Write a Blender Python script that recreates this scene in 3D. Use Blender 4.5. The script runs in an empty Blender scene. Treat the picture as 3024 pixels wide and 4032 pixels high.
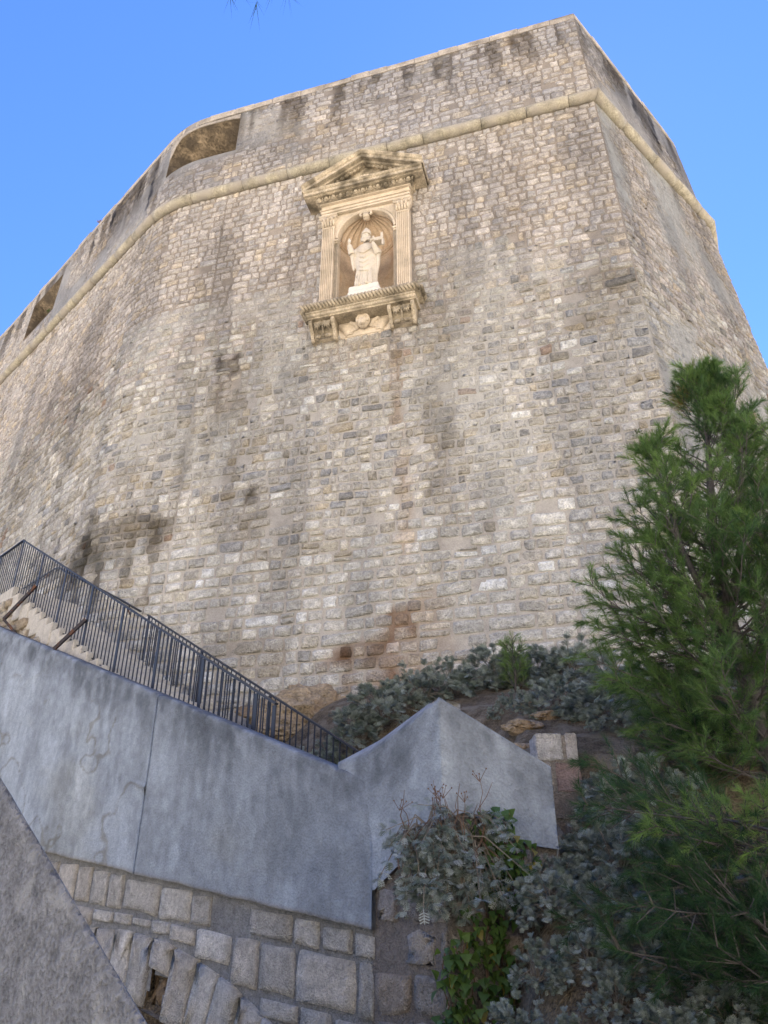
import bpy, math, random
import numpy as np
from mathutils import Vector, Matrix

# ------------------------------------------------------------------ camera, sky, sun, exposure
SC = bpy.context.scene
COL = SC.collection
cam_d = bpy.data.cameras.new("camera")
cam = bpy.data.objects.new("camera", cam_d)
COL.objects.link(cam)
cam.location = (0, 0, 0)
cam.rotation_euler = (math.radians(90 + 28.1), 0, 0)
cam_d.sensor_fit = 'VERTICAL'
cam_d.sensor_height = 36
cam_d.lens = 36 * 3028 / 4032
cam_d.clip_end = 3000
cam_d.clip_start = 0.05
SC.camera = cam

SUN_EL, SUN_AZ = 52.0, 20.0          # the sun stands behind the fort: every face we see is in its shade
W = bpy.data.worlds.new("World")
SC.world = W
W.use_nodes = True
nt = W.node_tree
nt.nodes.clear()
sky = nt.nodes.new("ShaderNodeTexSky")
sky.sky_type = 'NISHITA'
sky.sun_disc = False
sky.sun_elevation = math.radians(SUN_EL)
sky.sun_rotation = math.radians(SUN_AZ)
sky.air_density = 1.0
sky.dust_density = 0.01
sky.ozone_density = 4.0
hs = nt.nodes.new("ShaderNodeHueSaturation")
hs.inputs['Saturation'].default_value = 1.2
hs.inputs['Hue'].default_value = 0.514
bg = nt.nodes.new("ShaderNodeBackground")
bg.inputs['Strength'].default_value = 0.08
wo = nt.nodes.new("ShaderNodeOutputWorld")
nt.links.new(sky.outputs[0], hs.inputs['Color'])
nt.links.new(hs.outputs[0], bg.inputs['Color'])
nt.links.new(bg.outputs[0], wo.inputs[0])

sun_d = bpy.data.lights.new("sun", 'SUN')
sun_d.energy = 5.0
sun_d.angle = math.radians(0.5)
sun_d.color = (1.0, 0.93, 0.82)
sun = bpy.data.objects.new("sun", sun_d)
COL.objects.link(sun)
_s = Vector((math.sin(math.radians(SUN_AZ)) * math.cos(math.radians(SUN_EL)),
             math.cos(math.radians(SUN_AZ)) * math.cos(math.radians(SUN_EL)), math.sin(math.radians(SUN_EL))))
sun.rotation_euler = _s.to_track_quat('Z', 'Y').to_euler()
sun.location = _s * 60

SC.view_settings.view_transform = 'Standard'
SC.view_settings.look = 'None'
SC.view_settings.gamma = 1
SC.view_settings.exposure = 2.0

RNG = np.random.default_rng(7)
random.seed(7)

# ------------------------------------------------------------------ helpers
def tag(o, label=None, cat=None, group=None, kind=None):
    if label: o['label'] = label
    if cat: o['category'] = cat
    if group: o['group'] = group
    if kind: o['kind'] = kind
    return o

def empty(name, loc, label, cat, group=None, mat=None):
    o = bpy.data.objects.new(name, None)
    COL.objects.link(o)
    o.empty_display_size = 0.2
    if mat is not None: o.matrix_world = mat
    else: o.location = loc
    return tag(o, label, cat, group)

def settle(root):
    """children built in world coordinates keep their place under their thing's empty"""
    for c in root.children:
        if c.location.length < 1e-9: c.location = -root.location

def link(name, me, m=None, parent=None):
    o = bpy.data.objects.new(name, me)
    COL.objects.link(o)
    if m is not None and not me.materials: me.materials.append(m)
    if parent is not None: o.parent = parent
    return o

def mesh_np(name, V, Q=None, T=None, cols=None, smooth=False):
    V = np.asarray(V, np.float32)
    Q = np.zeros((0, 4), np.int32) if Q is None or len(Q) == 0 else np.asarray(Q, np.int32)
    T = np.zeros((0, 3), np.int32) if T is None or len(T) == 0 else np.asarray(T, np.int32)
    me = bpy.data.meshes.new(name)
    me.vertices.add(len(V))
    me.vertices.foreach_set('co', V.ravel())
    nl = len(Q) * 4 + len(T) * 3
    me.loops.add(nl)
    me.loops.foreach_set('vertex_index', np.concatenate([Q.ravel(), T.ravel()]).astype(np.int32))
    me.polygons.add(len(Q) + len(T))
    st = np.concatenate([np.arange(len(Q)) * 4, len(Q) * 4 + np.arange(len(T)) * 3]).astype(np.int32)
    me.polygons.foreach_set('loop_start', st)
    if smooth:
        me.polygons.foreach_set('use_smooth', np.ones(len(st), bool))
    me.update(calc_edges=True)
    if cols is not None:
        ca = me.color_attributes.new('Col', 'FLOAT_COLOR', 'POINT')
        c = np.ones((len(V), 4), np.float32)
        c[:, :3] = cols
        ca.data.foreach_set('color', c.ravel())
    me.validate()
    return me

class MB:
    """collects shapes into one mesh"""
    def __init__(s): s.v = []; s.f = []; s.n = 0
    def add(s, v, f):
        v = [tuple(map(float, p)) for p in v]
        s.v += v
        s.f += [tuple(i + s.n for i in q) for q in f]
        s.n += len(v)
        return s
    def box(s, c, size, M=None, bev=0.0):
        hx, hy, hz = size[0] / 2, size[1] / 2, size[2] / 2
        b = min(bev, hx * .9, hy * .9, hz * .9)
        if b <= 0:
            vs = [(x, y, z) for x in (-hx, hx) for y in (-hy, hy) for z in (-hz, hz)]
            fs = [(0, 1, 3, 2), (4, 6, 7, 5), (0, 4, 5, 1), (2, 3, 7, 6), (0, 2, 6, 4), (1, 5, 7, 3)]
        else:
            import bmesh
            bm = bmesh.new()
            bmesh.ops.create_cube(bm, size=1)
            for v in bm.verts: v.co = Vector((v.co.x * 2 * hx, v.co.y * 2 * hy, v.co.z * 2 * hz))
            bmesh.ops.bevel(bm, geom=bm.edges[:], offset=b, segments=1, affect='EDGES')
            bm.verts.index_update()
            vs = [tuple(v.co) for v in bm.verts]
            fs = [tuple(v.index for v in f.verts) for f in bm.faces]
            bm.free()
        out = []
        for p in vs:
            q = Vector(p)
            if M is not None: q = M @ q
            out.append(q + Vector(c))
        return s.add(out, fs)
    def tube(s, pts, rad, n=8, cap=True, flat=1.0, up=None):
        pts = [Vector(p) for p in pts]
        R = rad if hasattr(rad, '__len__') else [rad] * len(pts)
        V = []; Fc = []
        prev = None
        for i, p in enumerate(pts):
            t = (pts[min(i + 1, len(pts) - 1)] - pts[max(i - 1, 0)])
            t = t.normalized() if t.length > 1e-9 else Vector((0, 0, 1))
            if prev is None:
                a = Vector(up) if up is not None else (Vector((0, 0, 1)) if abs(t.z) < .9 else Vector((1, 0, 0)))
                u = (a - t * a.dot(t)).normalized()
            else:
                u = (prev - t * prev.dot(t))
                u = u.normalized() if u.length > 1e-6 else prev
            prev = u
            w = t.cross(u)
            for k in range(n):
                an = 2 * math.pi * (k + .5) / n
                V.append(p + u * (math.cos(an) * R[i] * flat) + w * (math.sin(an) * R[i]))
        for i in range(len(pts) - 1):
            for k in range(n):
                k2 = (k + 1) % n
                Fc.append((i * n + k, i * n + k2, (i + 1) * n + k2, (i + 1) * n + k))
        if cap:
            Fc.append(tuple(range(n - 1, -1, -1)))
            Fc.append(tuple((len(pts) - 1) * n + k for k in range(n)))
        return s.add(V, Fc)
    def bar(s, a, b, w, h, up=(0, 0, 1)):
        """square bar from a to b; w sideways, h along up"""
        a = Vector(a); b = Vector(b); t = (b - a).normalized(); u = Vector(up)
        u = u - t * u.dot(t)
        u = u.normalized() if u.length > 1e-5 else Vector((1, 0, 0))
        x = t.cross(u)
        V = [p + x * (sx * w / 2) + u * (sy * h / 2) for p in (a, b) for sx, sy in ((-1, -1), (1, -1), (1, 1), (-1, 1))]
        return s.add(V, [(0, 3, 2, 1), (4, 5, 6, 7), (0, 1, 5, 4), (1, 2, 6, 5), (2, 3, 7, 6), (3, 0, 4, 7)])
    def sphere(s, c, r, nu=12, nv=8, M=None):
        V = []; F = []
        r = r if hasattr(r, '__len__') else (r, r, r)
        for j in range(nv + 1):
            ph = math.pi * j / nv
            for i in range(nu):
                th = 2 * math.pi * i / nu
                q = Vector((r[0] * math.sin(ph) * math.cos(th), r[1] * math.sin(ph) * math.sin(th), r[2] * math.cos(ph)))
                if M is not None: q = M @ q
                V.append(q + Vector(c))
        for j in range(nv):
            for i in range(nu):
                i2 = (i + 1) % nu
                F.append((j * nu + i, (j + 1) * nu + i, (j + 1) * nu + i2, j * nu + i2))
        return s.add(V, F)
    def prism(s, prof, x0, x1, axis='x', plane=None):
        """extrude a 2D outline (list of (y,z)) between x0 and x1"""
        n = len(prof)
        V = [(x0, p[0], p[1]) for p in prof] + [(x1, p[0], p[1]) for p in prof]
        F = [(i, (i + 1) % n, n + (i + 1) % n, n + i) for i in range(n)] + [tuple(range(n - 1, -1, -1)), tuple(range(n, 2 * n))]
        return s.add(V, F)
    def loft(s, rings, cap=True, closed=True):
        n = len(rings[0]); V = [p for r in rings for p in r]; F = []
        for j in range(len(rings) - 1):
            for i in range(n if closed else n - 1):
                i2 = (i + 1) % n
                F.append((j * n + i, j * n + i2, (j + 1) * n + i2, (j + 1) * n + i))
        if cap:
            F.append(tuple(range(n - 1, -1, -1)))
            F.append(tuple((len(rings) - 1) * n + k for k in range(n)))
        return s.add(V, F)
    def mesh(s, name, smooth=False, fixn=True):
        me = bpy.data.meshes.new(name)
        me.from_pydata(s.v, [], s.f)
        if fixn:
            import bmesh
            bm = bmesh.new(); bm.from_mesh(me)
            bmesh.ops.remove_doubles(bm, verts=bm.verts[:], dist=1e-5)
            bmesh.ops.recalc_face_normals(bm, faces=bm.faces[:])
            bm.to_mesh(me); bm.free()
        if smooth:
            me.polygons.foreach_set('use_smooth', np.ones(len(me.polygons), bool))
        me.update()
        return me
    def build(s, name, m, parent=None, smooth=False, fixn=True):
        return link(name, s.mesh(name, smooth, fixn), m, parent)

def remesh(name, mb, voxel, m, parent, smooth_it=2):
    """fuse the collected shapes into one continuous surface"""
    me = mb.mesh(name + '_src')
    o = bpy.data.objects.new(name, me)
    COL.objects.link(o)
    r = o.modifiers.new('r', 'REMESH'); r.mode = 'VOXEL'; r.voxel_size = voxel
    if smooth_it:
        q = o.modifiers.new('s', 'SMOOTH'); q.factor = 0.5; q.iterations = smooth_it
    bpy.context.view_layer.update()
    dg = bpy.context.evaluated_depsgraph_get()
    me2 = bpy.data.meshes.new_from_object(o.evaluated_get(dg))
    o.modifiers.clear()
    o.data = me2
    bpy.data.meshes.remove(me)
    me2.name = name
    me2.polygons.foreach_set('use_smooth', np.ones(len(me2.polygons), bool))
    me2.materials.clear(); me2.materials.append(m)
    o.parent = parent
    return o

# value noise in numpy
def _h(ix, iy, seed):
    n = (ix.astype(np.int64) * 374761393 + iy.astype(np.int64) * 668265263 + seed * 1442695041) & 0x7fffffff
    n = ((n ^ (n >> 13)) * 1274126177) & 0x7fffffff
    n = n ^ (n >> 16)
    return (n & 0xffff) / 65535.0
def vnoise(x, y, seed=0):
    x = np.asarray(x, float); y = np.asarray(y, float)
    ix = np.floor(x); iy = np.floor(y); fx = x - ix; fy = y - iy
    fx = fx * fx * (3 - 2 * fx); fy = fy * fy * (3 - 2 * fy)
    a = _h(ix, iy, seed); b = _h(ix + 1, iy, seed); c = _h(ix, iy + 1, seed); d = _h(ix + 1, iy + 1, seed)
    return (a * (1 - fx) + b * fx) * (1 - fy) + (c * (1 - fx) + d * fx) * fy
def fbm(x, y, seed=0, o=4):
    s = 0; a = .5; t = 0
    for i in range(o):
        s = s + a * vnoise(x * 2 ** i + 17.3 * i, y * 2 ** i - 9.1 * i, seed + i); t += a; a *= .5
    return s / t
def sstep(a, b, x):
    t = np.clip((np.asarray(x, float) - a) / (b - a), 0, 1)
    return t * t * (3 - 2 * t)

# ------------------------------------------------------------------ materials
def mat(name, base=(.4, .4, .4), vary=.25, scale=6., fine=40., bump=.3, bdist=.01, rough=.9, attr=False, tint=None, spec=.25,
        streak=None, trans=None, metallic=0.):
    m = bpy.data.materials.new(name)
    m.use_nodes = True
    t = m.node_tree; N = t.nodes; Lk = t.links
    b = N['Principled BSDF']
    b.inputs['Roughness'].default_value = rough
    b.inputs['Specular IOR Level'].default_value = spec
    b.inputs['Metallic'].default_value = metallic
    tc = N.new('ShaderNodeTexCoord')
    if attr:
        a = N.new('ShaderNodeAttribute'); a.attribute_name = 'Col'; c0 = a.outputs['Color']
    else:
        a = N.new('ShaderNodeRGB'); a.outputs[0].default_value = (*base, 1); c0 = a.outputs[0]
    n1 = N.new('ShaderNodeTexNoise'); n1.inputs['Scale'].default_value = scale; n1.inputs['Detail'].default_value = 6
    n1.inputs['Roughness'].default_value = .65
    n2 = N.new('ShaderNodeTexNoise'); n2.inputs['Scale'].default_value = fine; n2.inputs['Detail'].default_value = 4
    Lk.new(tc.outputs['Object'], n1.inputs['Vector']); Lk.new(tc.outputs['Object'], n2.inputs['Vector'])
    mr = N.new('ShaderNodeMapRange')
    mr.inputs['From Min'].default_value = .3; mr.inputs['From Max'].default_value = .7
    mr.inputs['To Min'].default_value = 1 - vary; mr.inputs['To Max'].default_value = 1 + vary * .6
    Lk.new(n1.outputs['Fac'], mr.inputs['Value'])
    mr2 = N.new('ShaderNodeMapRange')
    mr2.inputs['From Min'].default_value = .3; mr2.inputs['From Max'].default_value = .7
    mr2.inputs['To Min'].default_value = 1 - vary * .7; mr2.inputs['To Max'].default_value = 1 + vary * .5
    Lk.new(n2.outputs['Fac'], mr2.inputs['Value'])
    mu = N.new('ShaderNodeMath'); mu.operation = 'MULTIPLY'
    Lk.new(mr.outputs[0], mu.inputs[0]); Lk.new(mr2.outputs[0], mu.inputs[1])
    f = mu.outputs[0]
    if streak:
        mp = N.new('ShaderNodeMapping'); mp.inputs['Scale'].default_value = (streak[0], streak[0], streak[1])
        Lk.new(tc.outputs['Object'], mp.inputs['Vector'])
        n3 = N.new('ShaderNodeTexNoise'); n3.inputs['Scale'].default_value = 1; n3.inputs['Detail'].default_value = 5
        n3.inputs['Roughness'].default_value = .6
        Lk.new(mp.outputs[0], n3.inputs['Vector'])
        mr3 = N.new('ShaderNodeMapRange')
        mr3.inputs['From Min'].default_value = .35; mr3.inputs['From Max'].default_value = .65
        mr3.inputs['To Min'].default_value = 1 - streak[2]; mr3.inputs['To Max'].default_value = 1 + streak[2] * .6
        Lk.new(n3.outputs['Fac'], mr3.inputs['Value'])
        mu2 = N.new('ShaderNodeMath'); mu2.operation = 'MULTIPLY'
        Lk.new(f, mu2.inputs[0]); Lk.new(mr3.outputs[0], mu2.inputs[1]); f = mu2.outputs[0]
    vm = N.new('ShaderNodeVectorMath'); vm.operation = 'SCALE'
    Lk.new(c0, vm.inputs[0]); Lk.new(f, vm.inputs['Scale'])
    out = vm.outputs[0]
    if tint:   # a second colour in patches of its own
        n4 = N.new('ShaderNodeTexNoise'); n4.inputs['Scale'].default_value = tint[1]; n4.inputs['Detail'].default_value = 5
        Lk.new(tc.outputs['Object'], n4.inputs['Vector'])
        mr4 = N.new('ShaderNodeMapRange'); mr4.inputs['From Min'].default_value = tint[2]; mr4.inputs['From Max'].default_value = tint[3]
        mr4.inputs['To Max'].default_value = tint[4]
        Lk.new(n4.outputs['Fac'], mr4.inputs['Value'])
        mx = N.new('ShaderNodeMix'); mx.data_type = 'RGBA'
        Lk.new(mr4.outputs[0], mx.inputs['Factor']); Lk.new(out, mx.inputs[6]); mx.inputs[7].default_value = (*tint[0], 1)
        out = mx.outputs[2]
    Lk.new(out, b.inputs['Base Color'])
    if bump:
        ad = N.new('ShaderNodeMath'); ad.operation = 'ADD'
        Lk.new(n1.outputs['Fac'], ad.inputs[0]); Lk.new(n2.outputs['Fac'], ad.inputs[1])
        bp = N.new('ShaderNodeBump'); bp.inputs['Strength'].default_value = bump; bp.inputs['Distance'].default_value = bdist
        Lk.new(ad.outputs[0], bp.inputs['Height']); Lk.new(bp.outputs[0], b.inputs['Normal'])
    if trans:
        tr = N.new('ShaderNodeBsdfTranslucent'); Lk.new(out, tr.inputs['Color'])
        ms = N.new('ShaderNodeMixShader'); ms.inputs[0].default_value = trans
        Lk.new(b.outputs[0], ms.inputs[1]); Lk.new(tr.outputs[0], ms.inputs[2])
        Lk.new(ms.outputs[0], N['Material Output'].inputs['Surface'])
    return m

M = {}
M['masonry'] = mat('masonry', attr=True, vary=.36, scale=8, fine=30, bump=1., bdist=.05, rough=.95, spec=.1)
M['mortar'] = mat('mortar', attr=True, vary=.18, scale=5, fine=40, bump=.5, bdist=.015, rough=.95, spec=.1)
M['nearstone'] = mat('nearstone', attr=True, vary=.30, scale=16, fine=60, bump=1., bdist=.04, rough=.95, spec=.1)
M['cordon'] = mat('cordon_stone', (.40, .365, .285), vary=.4, scale=3.5, fine=25, bump=.5, bdist=.02, tint=((.34, .31, .27), 2.2, .42, .62, .85), spec=.1)
M['coping'] = mat('coping_stone', (.42, .375, .32), vary=.45, scale=2.2, fine=30, bump=.5, bdist=.02, spec=.1)
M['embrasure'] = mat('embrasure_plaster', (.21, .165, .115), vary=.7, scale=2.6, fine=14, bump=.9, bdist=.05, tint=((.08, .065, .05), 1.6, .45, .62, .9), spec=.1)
M['carved'] = mat('carved_limestone', (.62, .53, .415), vary=.16, scale=4, fine=30, bump=.15, bdist=.008, tint=((.30, .25, .18), 1.8, .52, .72, .65), rough=.8)
M['weathered'] = mat('weathered_limestone', (.50, .425, .315), vary=.4, scale=5, fine=26, bump=.35, bdist=.012, tint=((.10, .085, .06), 2.6, .44, .64, .85), rough=.9)
M['shell'] = mat('niche_stone', (.54, .42, .30), vary=.25, scale=3, fine=30, bump=.15, bdist=.008, tint=((.33, .17, .07), 1.3, .5, .7, .8), rough=.85)
M['statue'] = mat('statue_stone', (.60, .54, .45), vary=.12, scale=5, fine=40, bump=.12, bdist=.006, tint=((.42, .33, .22), 3., .55, .75, .5), rough=.75)
M['white'] = mat('new_white_stone', (.70, .66, .58), vary=.1, scale=6, fine=40, bump=.12, bdist=.006, rough=.8)
M['metal'] = mat('dark_painted_metal', (.022, .025, .033), vary=.15, scale=6, fine=60, bump=.03, bdist=.002, rough=.5, spec=.5)
M['rust'] = mat('rusty_metal', (.05, .045, .05), vary=.3, scale=8, fine=60, bump=.1, bdist=.002, rough=.7, tint=((.14, .06, .03), 9, .5, .6, .8))
M['concrete'] = mat('concrete', attr=True, vary=.18, scale=9, fine=48, bump=1., bdist=.016, rough=.92, streak=(4.5, .9, .10), spec=.15)
M['roughcast'] = mat('roughcast', (.29, .295, .305), vary=.40, scale=13, fine=55, bump=1., bdist=.03, rough=.95, tint=((.50, .50, .49), 7, .54, .66, .5), spec=.1)
M['step'] = mat('step_stone', (.52, .49, .43), vary=.22, scale=8, fine=40, bump=.6, bdist=.02, spec=.1)
M['soil'] = mat('soil', (.22, .18, .13), vary=.5, scale=5, fine=40, bump=1., bdist=.06, tint=((.30, .27, .22), 2.5, .5, .65, .8), rough=1, spec=.05)
M['rock'] = mat('rock', (.42, .34, .24), vary=.45, scale=4, fine=22, bump=1., bdist=.06, tint=((.22, .15, .09), 2.0, .52, .68, .85), rough=.95, spec=.1)
M['bounce_hill'] = mat('pale_bounce_hillside', (.54, .485, .40), vary=.3, scale=.12, fine=.8, bump=0, tint=((.14, .15, .07), .09, .55, .7, .6), rough=1, spec=.0)
M['silver'] = mat('silver_leaf', attr=True, vary=.25, scale=7, fine=60, bump=0, rough=.75, spec=.15, trans=.2)
M['silverpale'] = mat('silver_leaf_pale', (.42, .46, .44), vary=.25, scale=7, fine=60, bump=0, rough=.75, spec=.15, trans=.2)
M['stem'] = mat('grey_stem', (.24, .21, .17), vary=.3, scale=9, fine=60, bump=0, rough=.9)
M['drystem'] = mat('dry_stem', (.17, .11, .08), vary=.3, scale=9, fine=60, bump=0, rough=.9)
M['needle'] = mat('pine_needle', attr=True, vary=.25, scale=2.2, fine=18, bump=0, rough=.5, spec=.3, trans=.35)
M['bark'] = mat('pine_bark', (.115, .105, .10), vary=.4, scale=12, fine=60, bump=.6, bdist=.01, rough=.95)
M['ivy'] = mat('ivy_leaf', attr=True, vary=.25, scale=7, fine=60, bump=0, rough=.45, spec=.4, trans=.25)
M['green'] = mat('green_leaf', (.07, .12, .03), vary=.3, scale=7, fine=60, bump=0, rough=.55, trans=.25)

# ------------------------------------------------------------------ the fort: plan path and wall surface
K = 13.2 / 9
ZC = 12.957 * K                # height of the string course above eye level
ZTOP = 23.1
def _unit(v): return v / np.linalg.norm(v)
def build_path():
    C = np.array([3.736, 8.606]) * K; V1 = np.array([-4.455, 10.988]) * K; E = np.array([6.805, 11.431]) * K
    tL = np.array([.7157, -.6984]); A = V1 - tL * 26
    tM = _unit(C - V1)
    R = 3.6; ang = math.acos(float(tL @ tM)); T = R * math.tan(ang / 2)
    p0 = V1 - tL * T
    nL = np.array([tL[1], -tL[0]]); cen = p0 - nL * R
    pts = [A]; nseg = 14
    a0 = math.atan2(nL[1], nL[0]); cr = tL[0] * tM[1] - tL[1] * tM[0]
    for i in range(nseg + 1):
        a = a0 + math.copysign(ang * i / nseg, cr)
        pts.append(cen + R * np.array([math.cos(a), math.sin(a)]))
    pts += [C, E]
    azb = math.radians(26.0)
    pts.append(E + 14 * np.array([math.sin(azb), math.cos(azb)]))
    pts = np.array(pts)
    d = np.diff(pts, axis=0); L = np.linalg.norm(d, axis=1); t = d / L[:, None]; n = np.stack([t[:, 1], -t[:, 0]], 1)
    Mi = np.zeros_like(pts); Mi[0] = n[0]; Mi[-1] = n[-1]
    for i in range(1, len(pts) - 1): Mi[i] = (n[i - 1] + n[i]) / (1 + n[i - 1] @ n[i])
    tb = np.full(len(pts), .03); tb[-2] = .075; tb[-1] = .10
    return dict(P=pts, M=Mi, tb=tb, s=np.concatenate([[0], np.cumsum(L)]), n=n, L=L, t=t)
PATH = build_path()
S_ARC0 = PATH['s'][1]; S_ARC1 = PATH['s'][-4]; S_C = PATH['s'][-3]; S_E = PATH['s'][-2]; S_G = PATH['s'][-1]
TM = PATH['t'][-3]; NM = PATH['n'][-3]
def Pw(s, z, out=0.):
    s = np.asarray(s, float); z = np.asarray(z, float); out = np.asarray(out, float)
    p = PATH; i = np.clip(np.searchsorted(p['s'], s, side='right') - 1, 0, len(p['L']) - 1)
    f = ((s - p['s'][i]) / p['L'][i])[..., None]
    mo = p['M'] * p['tb'][:, None]
    xy = p['P'][i] * (1 - f) + p['P'][i + 1] * f + (mo[i] * (1 - f) + mo[i + 1] * f) * (ZC - z)[..., None] + p['n'][i] * out[..., None]
    return np.concatenate([xy, np.broadcast_to(z, s.shape)[..., None]], -1)
def W1p(s, z, out=0.): return Vector(Pw(np.array(float(s)), np.array(float(z)), np.array(float(out))))

S_N = S_C - (1.693 + 4.473)    # the niche's axis along the wall
Z_N = 8.97 * K                 # its sill height
HOLE_N = (S_N - .79, S_N + .79, Z_N - .02, Z_N + 3.3)
EMB = [(25.35, 28.0, 20.95, 22.62), (15.0, 17.6, 20.45, 22.3)]
DROP = [(S_N - 1.2, S_N + 1.2, Z_N - .1, Z_N + 3.9)] + EMB

BLOTS = [
    (25.75, 6.8, .12, 1.2, (.35, .33, .3), .8), (26.3, 6.5, .10, 1.0, (.35, .33, .3), .8), (27.0, 7.1, .10, 1.0, (.42, .4, .36), .8), (27.6, 6.9, .10, .9, (.45, .42, .38), .8),
    (32.1, 3.8, .14, .8, (.62, .5, .4), .8), (32.9, 4.1, .14, .9, (.62, .48, .38), .8), (33.3, 4.3, .12, .9, (.68, .55, .45), .8),
    (28.6, 10.6, .22, 1.8, (.55, .53, .5), .8), (29.2, 9.6, .16, 2.2, (.62, .6, .57), .8), (28.0, 9.6, .14, 1.6, (.6, .58, .55), .7), (33.95, 8.2, .3, 2.2, (.6, .59, .58), .8),
    (30.3, 15.6, .3, 1.6, (.62, .6, .58), .8), (28.3, 15.2, .4, 2.0, (.66, .64, .61), .7), (36.2, 15.8, .25, 1.6, (.68, .65, .62), .7),  # s, z, half width, half height, colour factor, strength: dark streaks and patches on the wall
    (33.45, 22.6, .13, .5, (.22, .2, .19), .9), (34.45, 22.3, .16, .75, (.22, .2, .18), .9), (32.5, 22.7, .12, .35, (.25, .23, .2), .85),
    (32.1, 22.4, .14, .3, (.3, .27, .24), .8), (29.55, 22.8, .2, .25, (.25, .22, .2), .9), (35.6, 22.5, .1, .5, (.35, .3, .26), .7),
    (36.6, 22.6, .09, .35, (.35, .3, .26), .7), (31.2, 20.9, .35, .14, (.4, .38, .35), .7), (33.2, 21.2, .3, .12, (.4, .38, .35), .6),
    (28.52, 12.3, .12, .22, (.18, .17, .17), .95), (28.98, 12.25, .16, .4, (.2, .18, .17), .95), (28.9, 11.3, .3, .9, (.55, .5, .45), .7),
    (29.75, 8.3, .16, .22, (.25, .23, .2), .9), (29.8, 7.4, .35, 1.0, (.6, .57, .53), .7),
    (25.95, 7.75, .55, .6, (.24, .225, .19), .85), (27.1, 8.0, .55, .38, (.38, .35, .3), .8), (27.7, 7.6, .3, .45, (.33, .3, .25), .8),
    (26.45, 7.1, .45, .5, (.28, .26, .22), .8), (25.4, 7.0, .35, .6, (.32, .3, .27), .9), (26.5, 9.35, .3, .5, (.6, .57, .52), .5),
    (32.3, 4.45, .5, .26, (.48, .34, .24), .85), (33.0, 4.85, .35, .34, (.52, .37, .26), .85), (32.75, 3.9, .35, .25, (.6, .42, .3), .8),
    (31.85, 4.4, .25, .2, (.62, .46, .34), .8), (33.65, 5.3, .3, .4, (.72, .58, .44), .7), (33.2, 4.2, .8, .8, (.8, .68, .58), .6),
    (33.05, 10.9, .16, 1.3, (.62, .46, .32), .75), (32.3, 11.9, 1.2, .7, (.85, .74, .62), .5), (33.2, 7.6, .14, 1.6, (.75, .6, .48), .6),
    (33.95, 10.4, .45, 2.4, (.66, .65, .64), .75), (34.3, 13.1, .8, 1.3, (.62, .6, .58), .75), (35.2, 11.6, .9, 1.0, (.75, .72, .7), .5),
    (30.0, 13.6, .8, 2.2, (.72, .7, .68), .6), (37.95, 12.4, .5, .45, (.5, .45, .38), .75), (37.4, 11.4, .7, .35, (.6, .55, .48), .65),
    (30.9, 6.6, .9, .8, (.78, .75, .7), .6), (30.4, 4.6, .5, .5, (.6, .54, .46), .7), (29.6, 4.9, .4, .35, (.55, .5, .42), .65),
    (24.4, 21.2, .12, .9, (.16, .17, .22), .95), (24.85, 20.9, .3, .8, (.5, .48, .46), .8), (23.4, 22.2, .12, .5, (.3, .3, .33), .9),
    (21.5, 22.3, .12, .55, (.2, .21, .25), .95), (20.2, 21.8, .12, .7, (.25, .25, .27), .9), (22.3, 21.6, 1.6, 1.1, (.66, .63, .6), .7),
    (19.2, 22.4, .8, .5, (.6, .56, .52), .6), (22.6, 14.4, 1.4, 2.8, (.66, .64, .62), .65), (20.4, 12.6, 1.8, 2.6, (.62, .6, .58), .65),
    (23.7, 12.3, 1., 1.6, (.72, .69, .65), .6), (24.2, 8.2, .08, .3, (.25, .27, .34), .9), (23.5, 7.7, .08, .3, (.25, .27, .34), .9),
    (41.45, 21.9, .16, .8, (.18, .18, .2), .95), (42.6, 21.9, .16, 1.1, (.16, .16, .18), .95), (42.2, 21.2, .6, 1.0, (.45, .42, .38), .8),
    (40.4, 22.4, .5, .5, (.6, .55, .5), .7), (43.4, 21.2, .16, .7, (.4, .37, .34), .8), (44.2, 21.6, .5, 1.4, (.72, .7, .68), .7),
    (36.9, 16.9, .5, .3, (.85, .78, .68), .5), (28.2, 17.9, .5, .7, (.7, .68, .65), .6), (26.2, 19.0, .6, .5, (.75, .72, .68), .6),
    (31.0, 20.3, 1.1, 1.1, (.72, .70, .67), .7), (29.3, 20.6, .9, 1.1, (.7, .68, .65), .7), (27.0, 19.9, 1.0, .8, (.72, .69, .66), .6),
]
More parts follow.
